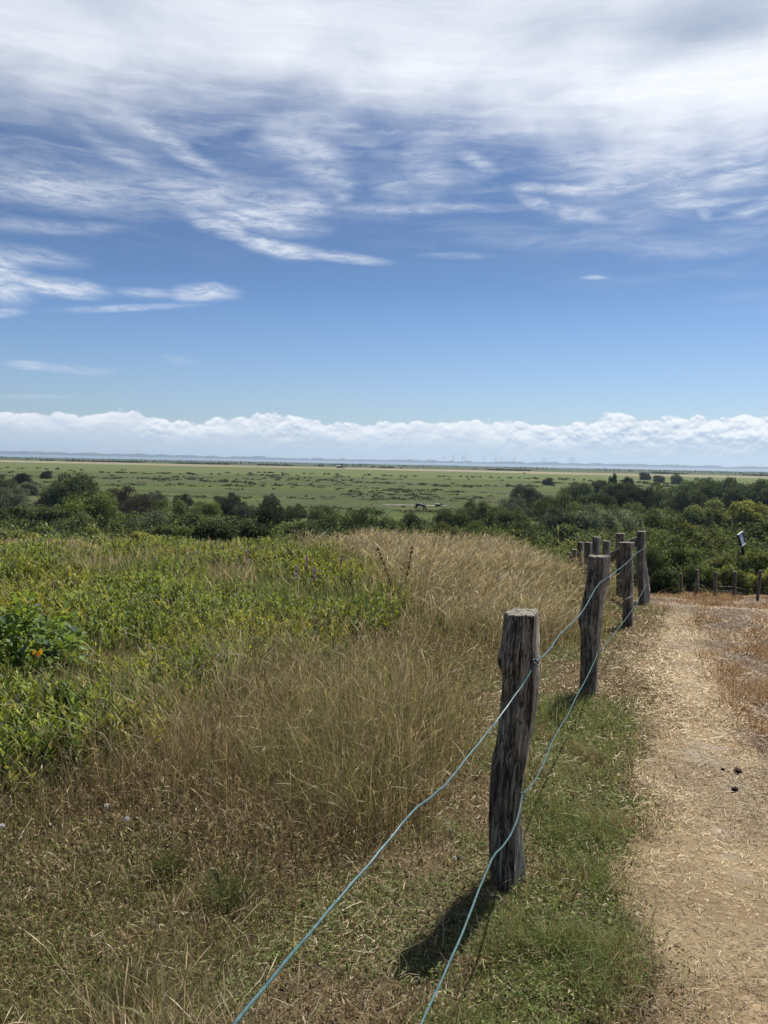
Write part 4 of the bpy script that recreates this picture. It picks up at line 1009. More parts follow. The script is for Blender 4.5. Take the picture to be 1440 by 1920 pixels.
    wire('bottom_wire', [(700, 2150, 1.38), (752, 2010, 1.55), (790, 1920, 1.68), (835, 1822, 1.88), (870, 1742, 2.07), (895, 1676, 2.24), (918, 1621, 2.42), (928, 1602, 2.5), (945, 1584, 2.62), (960, 1560, 2.78), (970, 1535, 2.9), (976, 1510, 3.0), (979, 1493, 3.07), (983, 1486, 3.16),
                         (996, 1472, 3.35), (1008, 1455, 3.5), (1022, 1424, 3.75), (1032, 1398, 4.0), (1044, 1374, 4.3), (1054, 1357, 4.55), (1064, 1342, 4.8), (1078, 1312, 5.1), (1084, 1300, 5.25), (1098, 1275, 5.5), (1109, 1252, 5.75), (1118, 1232, 6.0), (1121, 1220, 6.13), (1128, 1217, 6.4),
                         (1140, 1203, 6.9), (1152, 1186, 7.5), (1166, 1170, 8.3), (1178, 1154, 9.1), (1186, 1142, 9.72), (1192, 1135, 10.1), (1198, 1122, 10.6), (1206, 1107, 11.2), (1212, 1095, 11.8)],
         .0033, M_WIRE, 'lower wire running from the bottom edge past the posts')
    for (u, v, Y) in ((1003, 1242, 3.085), (980, 1492, 3.075), (1139, 1086, 6.12), (1122, 1221, 6.1), (1187, 1044, 9.75), (1187, 1142, 9.75)):
        c = at(u, v, Y) - org; r = .013 if Y < 4 else .018
        ring = [c + Vector((math.cos(k * .628) * r * .9 + .002, -.004 + math.sin(k * .628) * .010, math.sin(k * .628) * r * .7 - math.cos(k * .628) * r * .5)) for k in range(11)]
        part('staple', tube_mesh('staple', ring, .0028, 6), M_DARKMETAL)
    # run of posts beyond the corner
    root2 = empty('post_fence', (3.3, 14, float(terr(3.3, 14)))); o2 = Vector(root2.location)
    tag(root2, 'row of short old posts beyond the corner, running down to the left behind the grass', 'fence')
    for i, (uL, uR, v, Y) in enumerate(((1132, 1145, 1015, 13.2), (1112, 1125.5, 1007.5, 12.9), (1098, 1110, 1017.5, 14.0), (1084, 1094, 1017, 15.5), (1073, 1081.5, 1031, 17.2), (1066, 1073, 1037, 18.8))):
        md = (uL + uR) / 2 + 2
        prof = [(v, uL, md, uR), (v + 12, uL - .5, md, uR), (v + 30, uL - 1, md - 1, uR - 1), (v + 100, uL - 1, md - 1, uR - 1)]
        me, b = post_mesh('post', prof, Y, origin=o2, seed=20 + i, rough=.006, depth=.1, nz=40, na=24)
        link('post', me, M_WOOD, root2)
    w = spline([at(1113, 1040, 12.7) - o2, at(1104, 1044, 13.4) - o2, at(1096, 1052, 14.2) - o2, at(1089, 1056, 15.4) - o2, at(1078, 1060, 17) - o2], 5)
    link('wire', tube_mesh('wire', w, .006, 6), M_WIREPALE, root2)
    # low fence on the right
    root3 = empty('low_fence', (7.8, 19.5, float(terr(7.8, 19.5)))); o3 = Vector(root3.location)
    tag(root3, 'low fence of six thin stakes in front of the brambles on the right', 'fence')
    for i, (u, vt, vb, w_, ln) in enumerate(((1249, 1073, 1110, 3, 0), (1278, 1076, 1113, 3, 0), (1307.5, 1068, 1117, 6.5, 0), (1342, 1073, 1121, 6, -1), (1379, 1072, 1121, 6, -1.5), (1427, 1070, 1128, 6, -6))):
        x_, Y = on_ground(u + ln, vb, 0, 24); Y = min(Y, 21.0)
        prof = [(vt, u - w_ / 2, u + w_ * .2, u + w_ / 2), ((vt + vb) / 2, u - w_ / 2 + ln / 2, u + w_ * .2 + ln / 2, u + w_ / 2 + ln / 2), (vb, u - w_ / 2 + ln, u + w_ * .2 + ln, u + w_ / 2 + ln)]
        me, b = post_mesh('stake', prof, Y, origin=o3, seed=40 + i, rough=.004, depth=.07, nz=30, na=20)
        link('stake', me, M_WOOD, root3)
    for (dv0, nm) in ((0, 'wire'), (14, 'wire')):
        ctl = [(1249, 1092 + dv0 * .6, 20.3), (1278, 1095 + dv0 * .6, 20.1), (1307, 1096 + dv0 * .6, 19.9), (1325, 1099 + dv0 * .6, 19.8), (1342, 1099 + dv0 * .6, 19.6), (1379, 1101 + dv0 * .6, 19.5), (1400, 1106 + dv0 * .6, 19.3), (1427, 1101 + dv0 * .6, 19), (1475, 1108 + dv0 * .6, 18.6)]
        link(nm, tube_mesh(nm, spline([at(*c) - o3 for c in ctl], 4), .0028, 6), M_DARKMETAL, root3)
build_main_fence()

# ------------------------------------------------------------------ tilted sign
def box_between(c, ux, uy, uz, sx, sy, sz):
    """oriented box as verts+faces"""
    V = []
    for i in (-1, 1):
        for j in (-1, 1):
            for k in (-1, 1): V.append(tuple(c + ux * (i * sx / 2) + uy * (j * sy / 2) + uz * (k * sz / 2)))
    F = [(0, 1, 3, 2), (4, 6, 7, 5), (0, 4, 5, 1), (2, 3, 7, 6), (0, 2, 6, 4), (1, 5, 7, 3)]
    return V, F
def boxes(name, lst):
    V = []; F = []
    for b in lst:
        v, f = box_between(*b); n = len(V); V += v; F += [tuple(q + n for q in g) for g in f]
    me = bpy.data.meshes.new(name); me.from_pydata(V, [], F); me.update(); return me
def build_sign():
    Y = 22.9
    TL, TR, BR, BL = at(1383.5, 1004, Y), at(1391, 998, Y + .30), at(1398, 1017.5, Y + .34), at(1390.5, 1023, Y + .04)
    c = (TL + TR + BR + BL) / 4; ux = (TR - TL).normalized(); uz = (TL - BL); uz = (uz - ux * uz.dot(ux)).normalized(); uy = uz.cross(ux)
    W = (TR - TL).length; Hh = (TL - BL).length
    gz = float(terr(c.x + .15, Y + .1)) - .2
    root = empty('information_sign', (c.x, c.y, gz)); o = Vector(root.location)
    tag(root, 'small tilted black framed sign with a pale panel among the bushes', 'sign')
    c = c - o
    # the panel faces the viewer's side
    if uy.y > 0: uy = -uy
    link('panel', boxes('panel', [(c, ux, uy, uz, W * .86, .016, Hh * .9)]), mat_plain('sign_panel', (.24, .27, .35), .35, .5, 12, .08), root)
    fr = [(c + ux * (s * W / 2), ux, uy, uz, .045, .05, Hh) for s in (-1, 1)]
    mf, mr = mat_plain('sign_frame', (.012, .016, .014), .5, .4), mat_plain('sign_rail', (.55, .56, .53), .4, .5)
    for b_ in fr: link('frame_side', boxes('frame_side', [b_]), mf, root)
    rl = [(c + uz * (s * (Hh / 2 + .012)), ux, uy, uz, W + .05, .055, .022) for s in (-1, 1)]
    for b_ in rl: link('rail', boxes('rail', [b_]), mr, root)
    pts = [c - uz * (Hh * .5) - uy * .03, Vector((.22, .1, gz - o.z))]
    pts = [pts[0].lerp(pts[1], t / 4) for t in range(5)]
    link('post', tube_mesh('post', pts, .045, 10), mat_plain('sign_post', (.03, .026, .02), .8, .2, 20, .3), root)
build_sign()

# ------------------------------------------------------------------ small plants and finds in the foreground
def build_foreground():
    # broad leaved shrub at the left edge
    x0, y0 = on_ground(30, 1308, 0); z0 = float(terr(x0, y0))
    root = empty('broad_leaved_shrub', (x0 - .12, y0 + .25, z0)); tag(root, 'broad leaved green shrub with two orange leaves at the left picture edge', 'shrub')
    g = np.random.default_rng(77); n = 1500
    d = unit(g.normal(size=(n, 3))); d[:, 2] = np.abs(d[:, 2]); R_ = np.array((.54, .48, .60)); k = g.uniform(.45, 1.02, n) ** .6
    P = d * R_ * k[:, None] * (1 + .14 * np.sin(d[:, :1] * 9 + d[:, 1:2] * 7)); P[:, 2] += .06
    ax = unit(d * np.array((1, 1, .2)) + g.normal(0, .55, (n, 3)) + np.array((0, 0, -.1))); nm = unit(g.normal(0, .45, (n, 3)) + np.array((0, 0, 1.0)) + d * .3)
    L = g.uniform(.05, .095, n); v = g.uniform(.65, 1.3, n)[:, None]
    C = np.array((.15, .225, .05)) * v; yl = g.random(n) < .30; C[yl] = np.array((.19, .26, .06)) * v[yl]; bl = g.random(n) < .15; C[bl] = np.array((.10, .15, .09)) * v[bl]
    S = Soup()
    # leaf as 6-point outline: two stacked diamonds give an oval
    sdv = unit(np.cross(ax, nm)); nn = np.cross(sdv, ax); Lc = L[:, None]
    V = np.stack([P, P + ax * Lc * .3 + sdv * Lc * .27 + nn * Lc * .08, P + ax * Lc * .68 + sdv * Lc * .24 + nn * Lc * .05, P + ax * Lc - nn * Lc * .15, P + ax * Lc * .68 - sdv * Lc * .24 + nn * Lc * .05, P + ax * Lc * .3 - sdv * Lc * .27 + nn * Lc * .08, P + ax * Lc * .5 - nn * Lc * .02], 1)
    f = np.array([(0, 6, 1), (1, 6, 2), (2, 6, 3), (3, 6, 4), (4, 6, 5), (5, 6, 0)]); S.add(V, (np.arange(n)[:, None, None] * 7 + f).reshape(-1, 3), np.repeat(C[:, None], 7, 1))
    link('foliage', S.mesh('foliage'), M_BIGLEAF, root)
    S = Soup(); q = at(74, 1219, y0 - .12) - Vector(root.location); q = np.array(q)
    Po = np.stack([q + np.array((-.022, -.02, .012)), q + np.array((.012, -.02, .014)), q + np.array((.0, -.02, .0))]); leaves(S, Po, np.array([(-.35, -.2, -1), (.30, -.2, -1), (.1, -.3, -.9)]), np.array([(0, -1, .4)] * 3), .048, .034, np.array([(.62, .33, .03), (.80, .42, .02), (.62, .20, .02)]))
    lo = link('orange_leaves', S.mesh('orange_leaves'), M_BIGLEAF, root); lo['label'] = 'pair of bright orange wilted leaves'
    tw = []
    V = []; F = []; nb = 0
    for i in range(16):
        e = d[i * 7] * R_ * .85; pts = [Vector((0, 0, -.03)), Vector(tuple(e * .5 + np.array((0, 0, .03)))), Vector(tuple(e))]
        m = tube_mesh('t', spline(pts, 4), [.008 * (1 - .08 * k_) for k_ in range(9)], 5)
        vv = [tuple(v.co) for v in m.vertices]; F += [tuple(a + nb for a in p.vertices) for p in m.polygons]; V += vv; nb += len(vv); bpy.data.meshes.remove(m)
    me = bpy.data.meshes.new('branches'); me.from_pydata(V, [], F); link('branches', me, M_TWIG, root)
    # rusty dock with two seed stems
    x1, y1 = on_ground(752, 1108, .28); z1 = float(terr(x1, y1)); root = empty('dock_plant', (x1, y1, z1)); tag(root, 'dead rust brown dock with two tall seed stems rising over the grass', 'plant')
    o = Vector(root.location); md = mat_leaf('dock_seeds', .15, .7, .2)
    for (ut, vt) in ((707, 1024), (774, 1022)):
        t_ = at(ut, vt, y1) - o; pts = spline([Vector((0, 0, -.02)), t_ * .4 + Vector((0, 0, .02)), t_], 8)
        st = link('stem', tube_mesh('stem', pts, [.006 * (1 - .03 * k) for k in range(len(pts))], 6), mat_plain('dock_stem', (.12, .045, .025), .8, .2), root)
        S = Soup(); m = 260; tt = g.uniform(.4, 1, m); idx = (tt * (len(pts) - 1)).astype(int); Pb = np.array([tuple(pts[i_]) for i_ in idx]) + g.normal(0, .004, (m, 3))
        Pb += g.normal(0, 1, (m, 3)) * (.010 * (1.2 - tt) + .003)[:, None] * (1 + (np.sin(tt * 60) > 0)[:, None])
        leaves(S, Pb, unit(g.normal(size=(m, 3))), unit(g.normal(size=(m, 3))), .018, .014, np.array((.15, .055, .03)) * g.uniform(.6, 1.5, (m, 1)))
        sh = link('seed_head', S.mesh('seed_head'), md, st)
    # white flower and seed heads
    for i, (u, v, lab) in enumerate(((200, 1513, 'white fluffy seed head, upper one of the pair left of centre below'), (238, 1536, 'white fluffy seed head, lower right one of the pair'), (4, 1552, 'white seed head at the very left picture edge'), (852, 1610, 'small pale flower head in the turf left of the nearest post'))):
        dh = .26 if u < 500 else .06
        x_, y_ = on_ground(u, v, dh); z_ = float(terr(x_, y_)); rt_ = empty('seed_head_flower', (x_, y_, z_)); tag(rt_, lab, 'flower', 'pale seed heads in the grass')
        link('stem', tube_mesh('stem', [Vector((0, 0, -.01)), Vector((.004, 0, dh * .5)), Vector((0, 0, dh))], .0014, 5), mat_plain('flower_stem', (.10, .11, .04), .8, .2), rt_)
        S = Soup(); m = 70; dd = unit(g.normal(size=(m, 3)) + np.array((0, 0, .8))); leaves(S, np.array((0, 0, dh)) + dd * .002, dd, unit(g.normal(size=(m, 3))), .011 if u < 500 else .008, .004, np.full((m, 3), .75) * np.array((1, .98, .92)))
        link('head', S.mesh('head'), mat_leaf('white_down', .4, .8, .1, warm=(1, 1, 1)), rt_)
    # pinkish willowherb spikes
    for i, (u, v, lab) in enumerate(((575, 1042, 'pale purple flower spike, tallest of the group near the dry grass'), (590, 1062, 'pale purple flower spike below the tallest one'), (556, 1060, 'faded purple flower spike left of the tallest one'), (640, 1040, 'brownish purple flower spike nearest to the dock'), (462, 1030, 'small purple flower spike farthest left'))):
        x_, y_ = on_ground(u, v + 16, .35); z_ = float(terr(x_, y_)); tp_ = at(u, v, y_); hh = tp_.z - z_
        rt_ = empty('purple_flower', (x_, y_, z_)); tag(rt_, lab, 'flower', 'purple flower spikes in the herbs')
        link('stem', tube_mesh('stem', [Vector((0, 0, -.02)), Vector((.01, 0, hh * .5)), Vector((0, 0, hh))], .004, 5), mat_plain('spike_stem', (.10, .06, .045), .8, .2), rt_)
        S = Soup(); m = 70; tt = g.uniform(.55, 1, m); Pb = np.stack([g.normal(0, .022, m) * (1.3 - tt), g.normal(0, .022, m), hh * tt], 1)
        leaves(S, Pb, unit(g.normal(size=(m, 3))), unit(g.normal(size=(m, 3))), .03, .02, np.array((.34, .24, .27)) * g.uniform(.6, 1.4, (m, 1)))
        link('blossom', S.mesh('blossom'), mat_leaf('blossom', .3, .7, .2, warm=(1, .9, 1)), rt_)
    # pale wood chip
    x_, y_ = on_ground(901, 1327, .03); z_ = float(terr(x_, y_))
    me = bpy.data.meshes.new('bark_chip'); V = [(-.007, 0, .0), (.006, 0, .002), (.011, .002, .022), (.009, .004, .045), (.0, .002, .05), (-.006, .001, .04), (-.011, 0, .018)]
    V2 = [(a_, b_ + .007, c_) for a_, b_, c_ in V]; nV = 7
    me.from_pydata(V + V2, [], [tuple(range(nV))[::-1], tuple(range(nV, 2 * nV))] + [(i_, (i_ + 1) % nV, nV + (i_ + 1) % nV, nV + i_) for i_ in range(nV)]); me.update()
    o_ = link('bark_chip', me, mat_plain('pale_chip', (.66, .55, .42), .8, .2, 90, .2)); o_.location = (x_, y_, z_ + .025); o_.rotation_euler = (-.45, 0, .1); tag(o_, 'pale flake of bark lying in the brown grass left of the nearest post', 'bark flake')
    # bundle of bleached straw left of the post
    x_, y_ = on_ground(775, 1500, .04); z_ = float(terr(x_, y_)); S = Soup(); m = 90; aa = g.normal(.9, .75, m)
    strips(S, np.stack([g.normal(0, .03, m), g.normal(0, .03, m), np.zeros(m)], 1), g.uniform(.10, .24, m), np.full(m, .0035), g.uniform(.5, 1.1, m), aa, g.uniform(0, 6, m), np.array((.55, .42, .26)) * g.uniform(.8, 1.2, (m, 1)), (0, .5, 1), (1, .8, 0))
    o_ = link('straw_tuft', S.mesh('straw_tuft'), M_GRASS); o_.location = (x_, y_, z_); tag(o_, 'bleached tuft of long straw stalks left of the upper wire', 'straw tuft')
    # darker tussocks of rush in the meadow
    for i, (u, v, hh, w_, lab) in enumerate(((432, 1700, .20, .05, 'dark green grass tussock at lower centre left, left of the upper wire'), (565, 1475, .30, .07, 'olive grass tussock in the middle of the brown meadow'), (742, 1490, .26, .05, 'green grass tussock beside the bleached straw tuft'),
                                      (315, 1640, .15, .035, 'small dark tussock below the white seed heads'), (245, 1880, .16, .04, 'small green tussock at the bottom left'), (905, 1040, .34, .09, 'grey green tussock on the dry grass crest'))):
        x_, y_ = on_ground(u, v, .03 if y0 else 0); z_ = float(terr(x_, y_)); S = Soup(); m = 260; ra = rng.normal(0, w_, m); aa = rng.uniform(0, 6.3, m)
        strips(S, np.stack([ra * np.cos(aa), ra * np.sin(aa), np.full(m, -.01)], 1), hh * rng.uniform(.5, 1.2, m), np.full(m, .0022 + .0004 * y_), rng.uniform(.1, .75, m), aa + np.where(ra < 0, math.pi, 0), rng.uniform(0, 6, m), pick([(.075, .095, .035), (.11, .13, .045), (.06, .085, .035)], m), (0, .5, 1), (1, .85, 0), 1.2)
        o_ = link('grass_tussock', S.mesh('grass_tussock'), M_GRASS); o_.location = (x_, y_, z_); tag(o_, lab, 'grass tussock', 'tussocks standing in the meadow')
    # droppings on the path
    for i, (u, v, s, lab) in enumerate(((1383, 1453, .020, 'dark round dropping on the path, upper one'), (1377, 1489, .017, 'dark flat dropping on the path, lower one'), (1355, 1449, .011, 'small dark crumb left of the upper dropping'))):
        x_, y_ = on_ground(u, v, .0); z_ = float(terr(x_, y_)); V = []; F = []; nu, nv_ = 12, 8
        for a_ in range(nv_ + 1):
            for b_ in range(nu):
                th = math.pi * a_ / nv_; ph = 6.283 * b_ / nu; rr_ = 1 + .22 * float(fbm(math.cos(ph) * 2 + 5 + i * 7, th * 2 + math.sin(ph), 250, 2) - .5) * 2
                V.append((math.sin(th) * math.cos(ph) * s * rr_ * 1.2, math.sin(th) * math.sin(ph) * s * rr_, math.cos(th) * s * .7 * rr_))
        for a_ in range(nv_):
            for b_ in range(nu): F.append((a_ * nu + b_, a_ * nu + (b_ + 1) % nu, (a_ + 1) * nu + (b_ + 1) % nu, (a_ + 1) * nu + b_))
        me = bpy.data.meshes.new('dropping'); me.from_pydata(V, [], F); me.polygons.foreach_set('use_smooth', [True] * len(F))
        o_ = link('dropping', me, mat_plain('dropping', (.03, .022, .016), .9, .2, 80, .4, .003)); o_.location = (x_, y_, z_ + s * .6 + .012); tag(o_, lab, 'dropping', 'droppings on the sandy path')
build_foreground()

# ------------------------------------------------------------------ marsh: horse, trough, pool, hut, masts and turbines
def skin_mesh(name, verts, edges, radii, sub=2):
    me = bpy.data.meshes.new(name + '_sk'); me.from_pydata(verts, edges, []); o = bpy.data.objects.new(name + '_sk', me); COL.objects.link(o)
    o.modifiers.new('s', 'SKIN'); sv = me.skin_vertices[0].data if me.skin_vertices else None
    if sv is None:
        import bmesh
        bm = bmesh.new(); bm.from_mesh(me); bm.verts.layers.skin.verify(); bm.to_mesh(me); bm.free(); sv = me.skin_vertices[0].data
    for i, r in enumerate(radii): sv[i].radius = r if hasattr(r, '__len__') else (r, r)
    sv[0].use_root = True
    s = o.modifiers.new('d', 'SUBSURF'); s.levels = sub; s.render_levels = sub
    dg = bpy.context.evaluated_depsgraph_get(); dg.update(); m = bpy.data.meshes.new_from_object(o.evaluated_get(dg)); m.name = name
    bpy.data.objects.remove(o); bpy.data.meshes.remove(me); m.polygons.foreach_set('use_smooth', [True] * len(m.polygons)); return m
def build_horse():
    x, y = on_ground(788, 957.5, 0, 400); z = float(terr(x, y)); root = empty('horse', (x, y, z), RAD(-8)); tag(root, 'dark horse grazing with lowered head on the marsh pasture', 'horse')
    V = [(-.62, 0, 1.22), (-.25, 0, 1.16), (.15, 0, 1.14), (.52, 0, 1.20), (.80, 0, 1.02), (1.02, 0, .70), (1.14, 0, .42), (1.22, 0, .22), (1.28, 0, .08), (-.84, 0, 1.12)]
    R_ = [(.29, .31), (.28, .29), (.30, .31), (.27, .30), (.18, .20), (.13, .16), (.11, .12), (.08, .09), (.06, .06), (.18, .2)]
    E = [(0, 1), (1, 2), (2, 3), (3, 4), (4, 5), (5, 6), (6, 7), (7, 8), (0, 9)]
    def leg(a, pts, rs):
        p = a
        for q, r in zip(pts, rs): V.append(q); R_.append(r); E.append((p, len(V) - 1)); p = len(V) - 1
    for s in (-.15, .15):
        k = .10 if s > 0 else -.06
        leg(9, [(-.70 + k, s, .82), (-.86 + k, s, .50), (-.80 + k, s, .22), (-.80 + k, s, .06), (-.74 + k, s, .02)], [.15, .075, .045, .05, .06])
        leg(3, [(.55 + k, s, .80), (.56 + k, s, .48), (.57 + k, s, .24), (.57 + k, s, .06), (.62 + k, s, .02)], [.10, .065, .045, .045, .055])
    mh = mat_plain('horse_coat', (.045, .038, .036), .42, .5, 3, .35); mm = mat_plain('horse_hair', (.014, .012, .011), .6, .4)
    link('body', skin_mesh('body', V, E, R_), mh, root)
    link('tail', tube_mesh('tail', [Vector(p) for p in ((-.98, 0, 1.22), (-1.08, 0, 1.05), (-1.12, 0, .75), (-1.10, 0, .42))], [.04, .075, .09, .03], 8), mm, root)
    S = Soup(); g = np.random.default_rng(5); m = 160; t = g.random(m); P = np.stack([.50 + .62 * t, g.normal(0, .02, m), 1.46 - .36 * t - .40 * t ** 2 + .02], 1)
    leaves(S, P, np.stack([g.normal(-.1, .2, m), np.where(g.random(m) < .5, -.4, .4), -np.ones(m)], 1), np.stack([g.normal(0, .2, m), -np.ones(m), g.normal(0, .2, m)], 1), .22, .05, np.full((m, 3), .014))
    link('mane', S.mesh('mane'), M_GRASS, root)
    V = []; F = []
    for s in (-.06, .06):
        n = len(V); V += [(1.02, s - .025, .66), (1.02, s + .025, .66), (.97, s, .69), (1.06, s * 1.3, .80)]; F += [(n, n + 1, n + 3), (n + 1, n + 2, n + 3), (n + 2, n, n + 3), (n, n + 2, n + 1)]
    me = bpy.data.meshes.new('ears'); me.from_pydata(V, [], F); link('ears', me, mh, root)
    # water trough with a pale lid and dark tyre beside it
    x, y = on_ground(820, 949.5, 0, 400); z = float(terr(x, y)); root = empty('water_trough', (x, y, z)); tag(root, 'low dark water trough with a pale top right of the grazing horse', 'trough')
    X, Yv, Zv = Vector((1, 0, 0)), Vector((0, 1, 0)), Vector((0, 0, 1)); wd = 11 * y / F0
    V = []; F = []
    for (zz, sx, sy) in ((0, .34, .35), (.42, .48, .5), (.46, .5, .52), (.46, .44, .44), (.12, .32, .32)):
        for (i, j) in ((-1, -1), (1, -1), (1, 1), (-1, 1)): V.append((i * sx * wd, j * sy, zz))
    for k in range(4):
        for q in range(4): a = k * 4 + q; b = k * 4 + (q + 1) % 4; F.append((a, b, b + 4, a + 4))
    F.append((16, 17, 18, 19)); me = bpy.data.meshes.new('tub'); me.from_pydata(V, [], F); link('tub', me, mat_plain('trough_tub', (.014, .014, .013), .6, .3), root)
    link('lid', boxes('lid', [(Vector((-.02, .05, .50)), X, Yv, Zv, wd * .95, .96, .07)]), mat_plain('trough_lid', (.50, .48, .44), .6, .4, 4, .2), root)
    V = []; F = []
    for k in range(20):
        for q in range(8):
            a = 6.283 * k / 20; b = 6.283 * q / 8; V.append((.58 * wd + (.24 + .10 * math.cos(b)) * math.cos(a), .1 + (.24 + .1 * math.cos(b)) * math.sin(a) * .5, .32 + (.24 + .10 * math.cos(b)) * math.sin(a) * .8 + .05 * math.sin(b)))
            F.append((k * 8 + q, k * 8 + (q + 1) % 8, ((k + 1) % 20) * 8 + (q + 1) % 8, ((k + 1) % 20) * 8 + q))
    me = bpy.data.meshes.new('float_housing'); me.from_pydata(V, [], F); link('float_housing', me, mat_plain('black_rubber', (.012, .012, .012), .7, .3), root)
    # dried pool behind the horse
    y_ = y + 3; xs = np.linspace(on_ground(715, 950, 0, 400)[0], on_ground(842, 950, 0, 400)[0], 120); n = len(xs)
    wv = 2.2 * np.sin(np.linspace(0, math.pi, n)) ** .5 * (.35 + fbm(xs * .4, xs * 0, 301, 3)); cy = y_ + (fbm(xs * .15, xs * 0, 303, 3) - .5) * 4
    rows = []
    for s in np.linspace(-1, 1, 7): yy = cy + s * wv * .75; rows.append(np.stack([xs, yy, terr(xs, yy) + .05 - .05 * abs(s) ** 3], 1))
    V = np.concatenate(rows); q = np.arange(6 * (n - 1)); a = (q // (n - 1)) * n + q % (n - 1)
    o = link('dried_pool', mesh_np('dried_pool', V, np.stack([a, a + 1, a + 1 + n, a + n], 1), 4, None, True), mat_plain('pale_mud', (.20, .185, .155), .8, .3, .8, .4)); tag(o, kind='structure')
    # bare white branch on the bush
    yb = WIDE.location.y - WIDE.scale.y * .30
    p = spline([at(724, 947.5, yb), at(727.5, 949.5, yb), at(730.5, 952.5, yb), at(732.5, 956, yb + .1), at(729, 962, yb + .5), at(717, 972, yb + 1.0)], 6); p0 = p[-1].copy()
    o_ = link('bare_branch', tube_mesh('bare_branch', [q_ - p0 for q_ in p], [.030 + .0006 * i_ for i_ in range(len(p))], 7), mat_plain('bleached_wood', (.78, .76, .68), .8, .2, 20, .1)); o_.location = p0; tag(o_, 'bleached white branch curving out of the wide dark bush', 'branch')
    # hut with tree
    x, y = on_ground(635, 877.5, 0, 2000); z = float(terr(x, y)); root = empty('hut', (x, y, z), .1); tag(root, 'small dark hut standing far out on the marsh by the pale strip', 'hut')
    w = 7.6 * y / F0; hh = 2.3
    link('wall', boxes('wall', [(Vector((0, 0, hh / 2)), X, Yv, Zv, w, w * .7, hh)]), mat_plain('hut_wall', (.035, .022, .024), .8, .2, 1, .3), root)
    V = [(-w * .55, -w * .42, hh), (w * .55, -w * .42, hh), (w * .55, w * .42, hh), (-w * .55, w * .42, hh), (-w * .5, 0, hh + 1.2), (w * .5, 0, hh + 1.2), (-w * .55, -w * .42, hh - .12), (w * .55, -w * .42, hh - .12), (w * .55, w * .42, hh - .12), (-w * .55, w * .42, hh - .12)]
    F = [(0, 1, 5, 4), (1, 2, 5), (2, 3, 4, 5), (3, 0, 4), (6, 9, 8, 7), (0, 6, 7, 1), (1, 7, 8, 2), (2, 8, 9, 3), (3, 9, 6, 0)]
    me = bpy.data.meshes.new('roof'); me.from_pydata(V, [], F); link('roof', me, mat_plain('hut_roof', (.20, .20, .21), .6, .4), root)
    link('door', boxes('door', [(Vector((w * .2, -w * .35 - .03, .95)), X, Yv, Zv, .9, .06, 1.9)]), mat_plain('hut_door', (.07, .03, .03), .7, .3), root)
    B(638.5, 867.5, y + 9, 3.2, 'tree', 'dark', 'small tree right behind the far hut', cat='tree', name='small_tree')
    B(645, 876, y + 4, 4, 'tree', 'dark', 'low bush on the ground right of the far hut', cat='bush')
    B(676, 869, y + 500, 2.6, 'tree', 'dark', 'tiny round bush far behind, right of the hut', cat='bush')
    # cattle as a small dark animal on the far field
    x, y = on_ground(982.5, 889.5, 0, 2000); z = float(terr(x, y)); root = empty('cow', (x, y, z)); tag(root, 'tiny dark cow on the far light green field', 'cow')
    V = [(-1.1, 0, 1.25), (-.5, 0, 1.2), (.3, 0, 1.2), (.9, 0, 1.3), (1.35, 0, 1.2), (1.75, 0, .85)]; R2 = [.4, .48, .5, .42, .25, .2]; E = [(0, 1), (1, 2), (2, 3), (3, 4), (4, 5)]
    for (p_, xx) in ((0, -1.0), (3, .8)):
        for s in (-.25, .25): V += [(xx, s, .6), (xx + .05, s, .03)]; R2 += [.14, .08]; E += [(p_, len(V) - 2), (len(V) - 2, len(V) - 1)]
    link('body', skin_mesh('body', V, E, R2, 1), mat_plain('cow_coat', (.02, .016, .014), .7, .3), root)
build_horse()

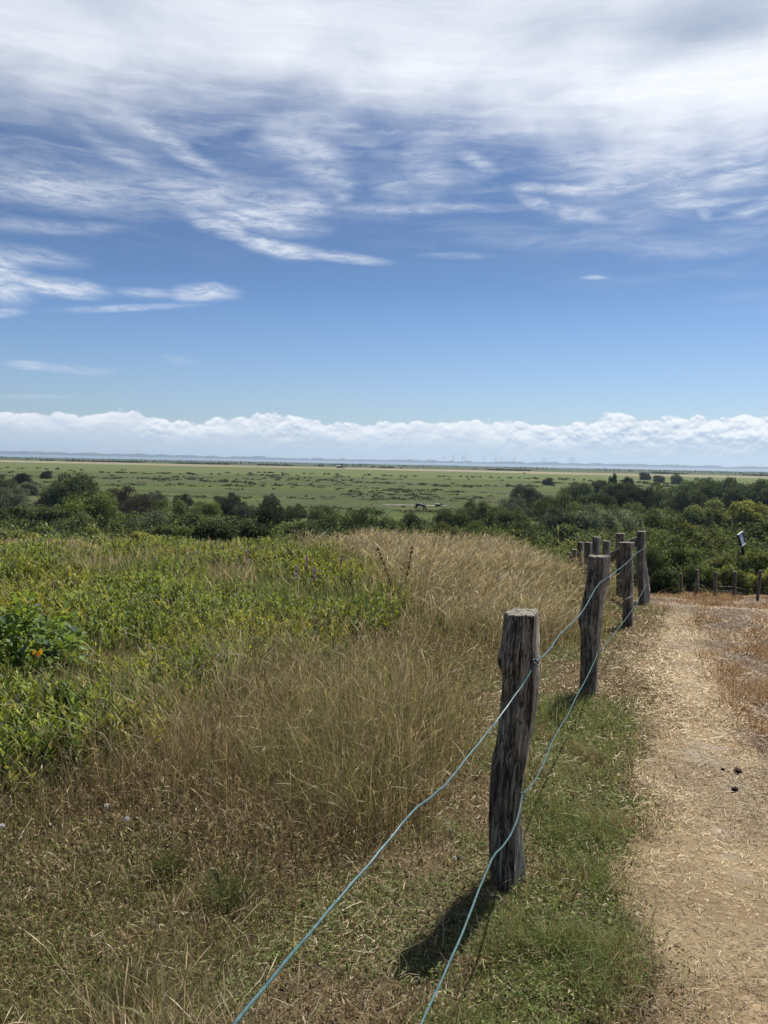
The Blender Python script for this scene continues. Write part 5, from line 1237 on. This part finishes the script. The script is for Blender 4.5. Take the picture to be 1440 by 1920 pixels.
def build_turbines():
    mt = mat_plain('turbine_white', (.10, .11, .12), .6, .3)
    D = 8600
    def tower():
        return tube_mesh('tower', [Vector((0, 0, t * 64 / 6)) for t in range(7)], [3.3 - .25 * t for t in range(7)], 14)
    tm = tower(); Vx = Vector
    nm = boxes('nacelle', [(Vx((0, 1.5, 65.2)), Vx((1, 0, 0)), Vx((0, 1, 0)), Vx((0, 0, 1)), 4.0, 10, 4.0)])
    def blade_mesh():
        V = []; F = []
        for k, (z, c, th) in enumerate(((1, 1.6, 1.6), (5, 3.8, 1.2), (14, 3.0, .7), (26, 2.2, .45), (34, 1.5, .3), (38, .5, .15))):
            V += [(-c * .5, 0, z), (0, -th * .5, z), (c * .5, 0, z), (0, th * .5, z)]
            if k:
                for q in range(4): F.append(((k - 1) * 4 + q, (k - 1) * 4 + (q + 1) % 4, k * 4 + (q + 1) % 4, k * 4 + q))
        F += [(0, 3, 2, 1), (20, 21, 22, 23)]
        me = bpy.data.meshes.new('blade'); me.from_pydata(V, [], F); return me
    bm_ = blade_mesh(); hm = tube_mesh('hub', [Vx((0, 0, 0)), Vx((0, -2, 0)), Vx((0, -3.6, 0)), Vx((0, -4.4, 0))], [2.2, 2.2, 1.4, .4], 10)
    T = [(831.5, 0, 1.0, 'leftmost of all'), (850, 12, 1.08, 'second from the left'), (866.3, 55, 1.1, 'left one of the close pair'), (871.5, 2, .96, 'right one of the close pair'), (907.5, 62, 1.02, 'first after the wide gap'),
         (929.5, 100, 1.0, 'left of the lower one'), (940.5, 58, .88, 'lower one with raised blades'), (964.5, 10, .98, 'faint one standing alone'), (1018, 90, .98, 'left one of the overlapping two'), (1021.5, 60, .95, 'right one of the overlapping two'),
         (1068, 100, .9, 'left of the last three'), (1072.5, 96, 1.0, 'middle of the last three'), (1075.5, 62, 1.0, 'right of the last three'), (1062.5, 30, .42, 'short distant one before the last three')]
    for i, (u, ph, s, w) in enumerate(T):
        p = at(u, 868, D); root = empty('wind_turbine', (p.x, D, 2.0), RAD((i * 37) % 40 - 20)); root.scale = (s,) * 3
        tag(root, 'hazy grey wind turbine on the far coast, ' + w, 'wind turbine', 'wind turbines on the far coast')
        link('tower', tm, mt, root); link('nacelle', nm, mt, root)
        hb = link('hub', hm, mt, root); hb.location = (0, -3.5, 65.2)
        for k in range(3):
            b = link('blade', bm_, mt, hb); b.location = (0, -2.6, 0); b.rotation_euler = (0, RAD(ph + 120 * k), 0)
    mm = mat_plain('mast_steel', (.10, .11, .12), .6, .3)
    for i, (u, vt, w) in enumerate(((176, 843, 'left one of three'), (202, 842, 'middle one of three'), (220, 842.5, 'right one of three'), (1430, 868, 'standing alone far right'))):
        p = at(u, 850, D); hh = at(u, vt, D).z
        V = []
        root = empty('mast', (p.x, D, 0)); tag(root, 'thin hazy lattice mast on the far coast, ' + w, 'mast', 'masts on the far coast')
        link('column', tube_mesh('column', [Vx((0, 0, 0)), Vx((0, 0, hh * .6)), Vx((0, 0, hh))], [2.6, 1.5, .5], 6), mm, root)
        link('crossarm', boxes('crossarm', [(Vx((0, 0, hh * k)), Vx((1, 0, 0)), Vx((0, 1, 0)), Vx((0, 0, 1)), L_, 1.2, 1.0) for k, L_ in ((.72, 16), (.86, 12))]), mm, root)
build_turbines()

# ------------------------------------------------------------------ haze
def build_haze():
    X0, X1, Y0, Y1, Z0, Z1 = -14500, 14500, -14500, 14500, -5.0, 135.0
    V = [(x, y, z) for x in (X0, X1) for y in (Y0, Y1) for z in (Z0, Z1)]
    F = [(0, 1, 3, 2), (4, 6, 7, 5), (0, 4, 5, 1), (2, 3, 7, 6), (0, 2, 6, 4), (1, 5, 7, 3)]
    me = bpy.data.meshes.new('haze'); me.from_pydata(V, [], F); me.update()
    m = bpy.data.materials.new('haze'); m.use_nodes = True; t = NT(m.node_tree); t.n.clear()
    pv = t.add('ShaderNodeVolumePrincipled'); pv.inputs['Color'].default_value = (.66, .82, 1.0, 1); pv.inputs['Density'].default_value = 1.05e-4; pv.inputs['Anisotropy'].default_value = .35
    o = t.add('ShaderNodeOutputMaterial'); t.l.new(pv.outputs[0], o.inputs['Volume'])
    m.cycles.homogeneous_volume = True if hasattr(m.cycles, 'homogeneous_volume') else None
    ob = link('haze', me, m); tag(ob, 'thin pale haze over marsh and sea', 'haze', kind='stuff')
build_haze()
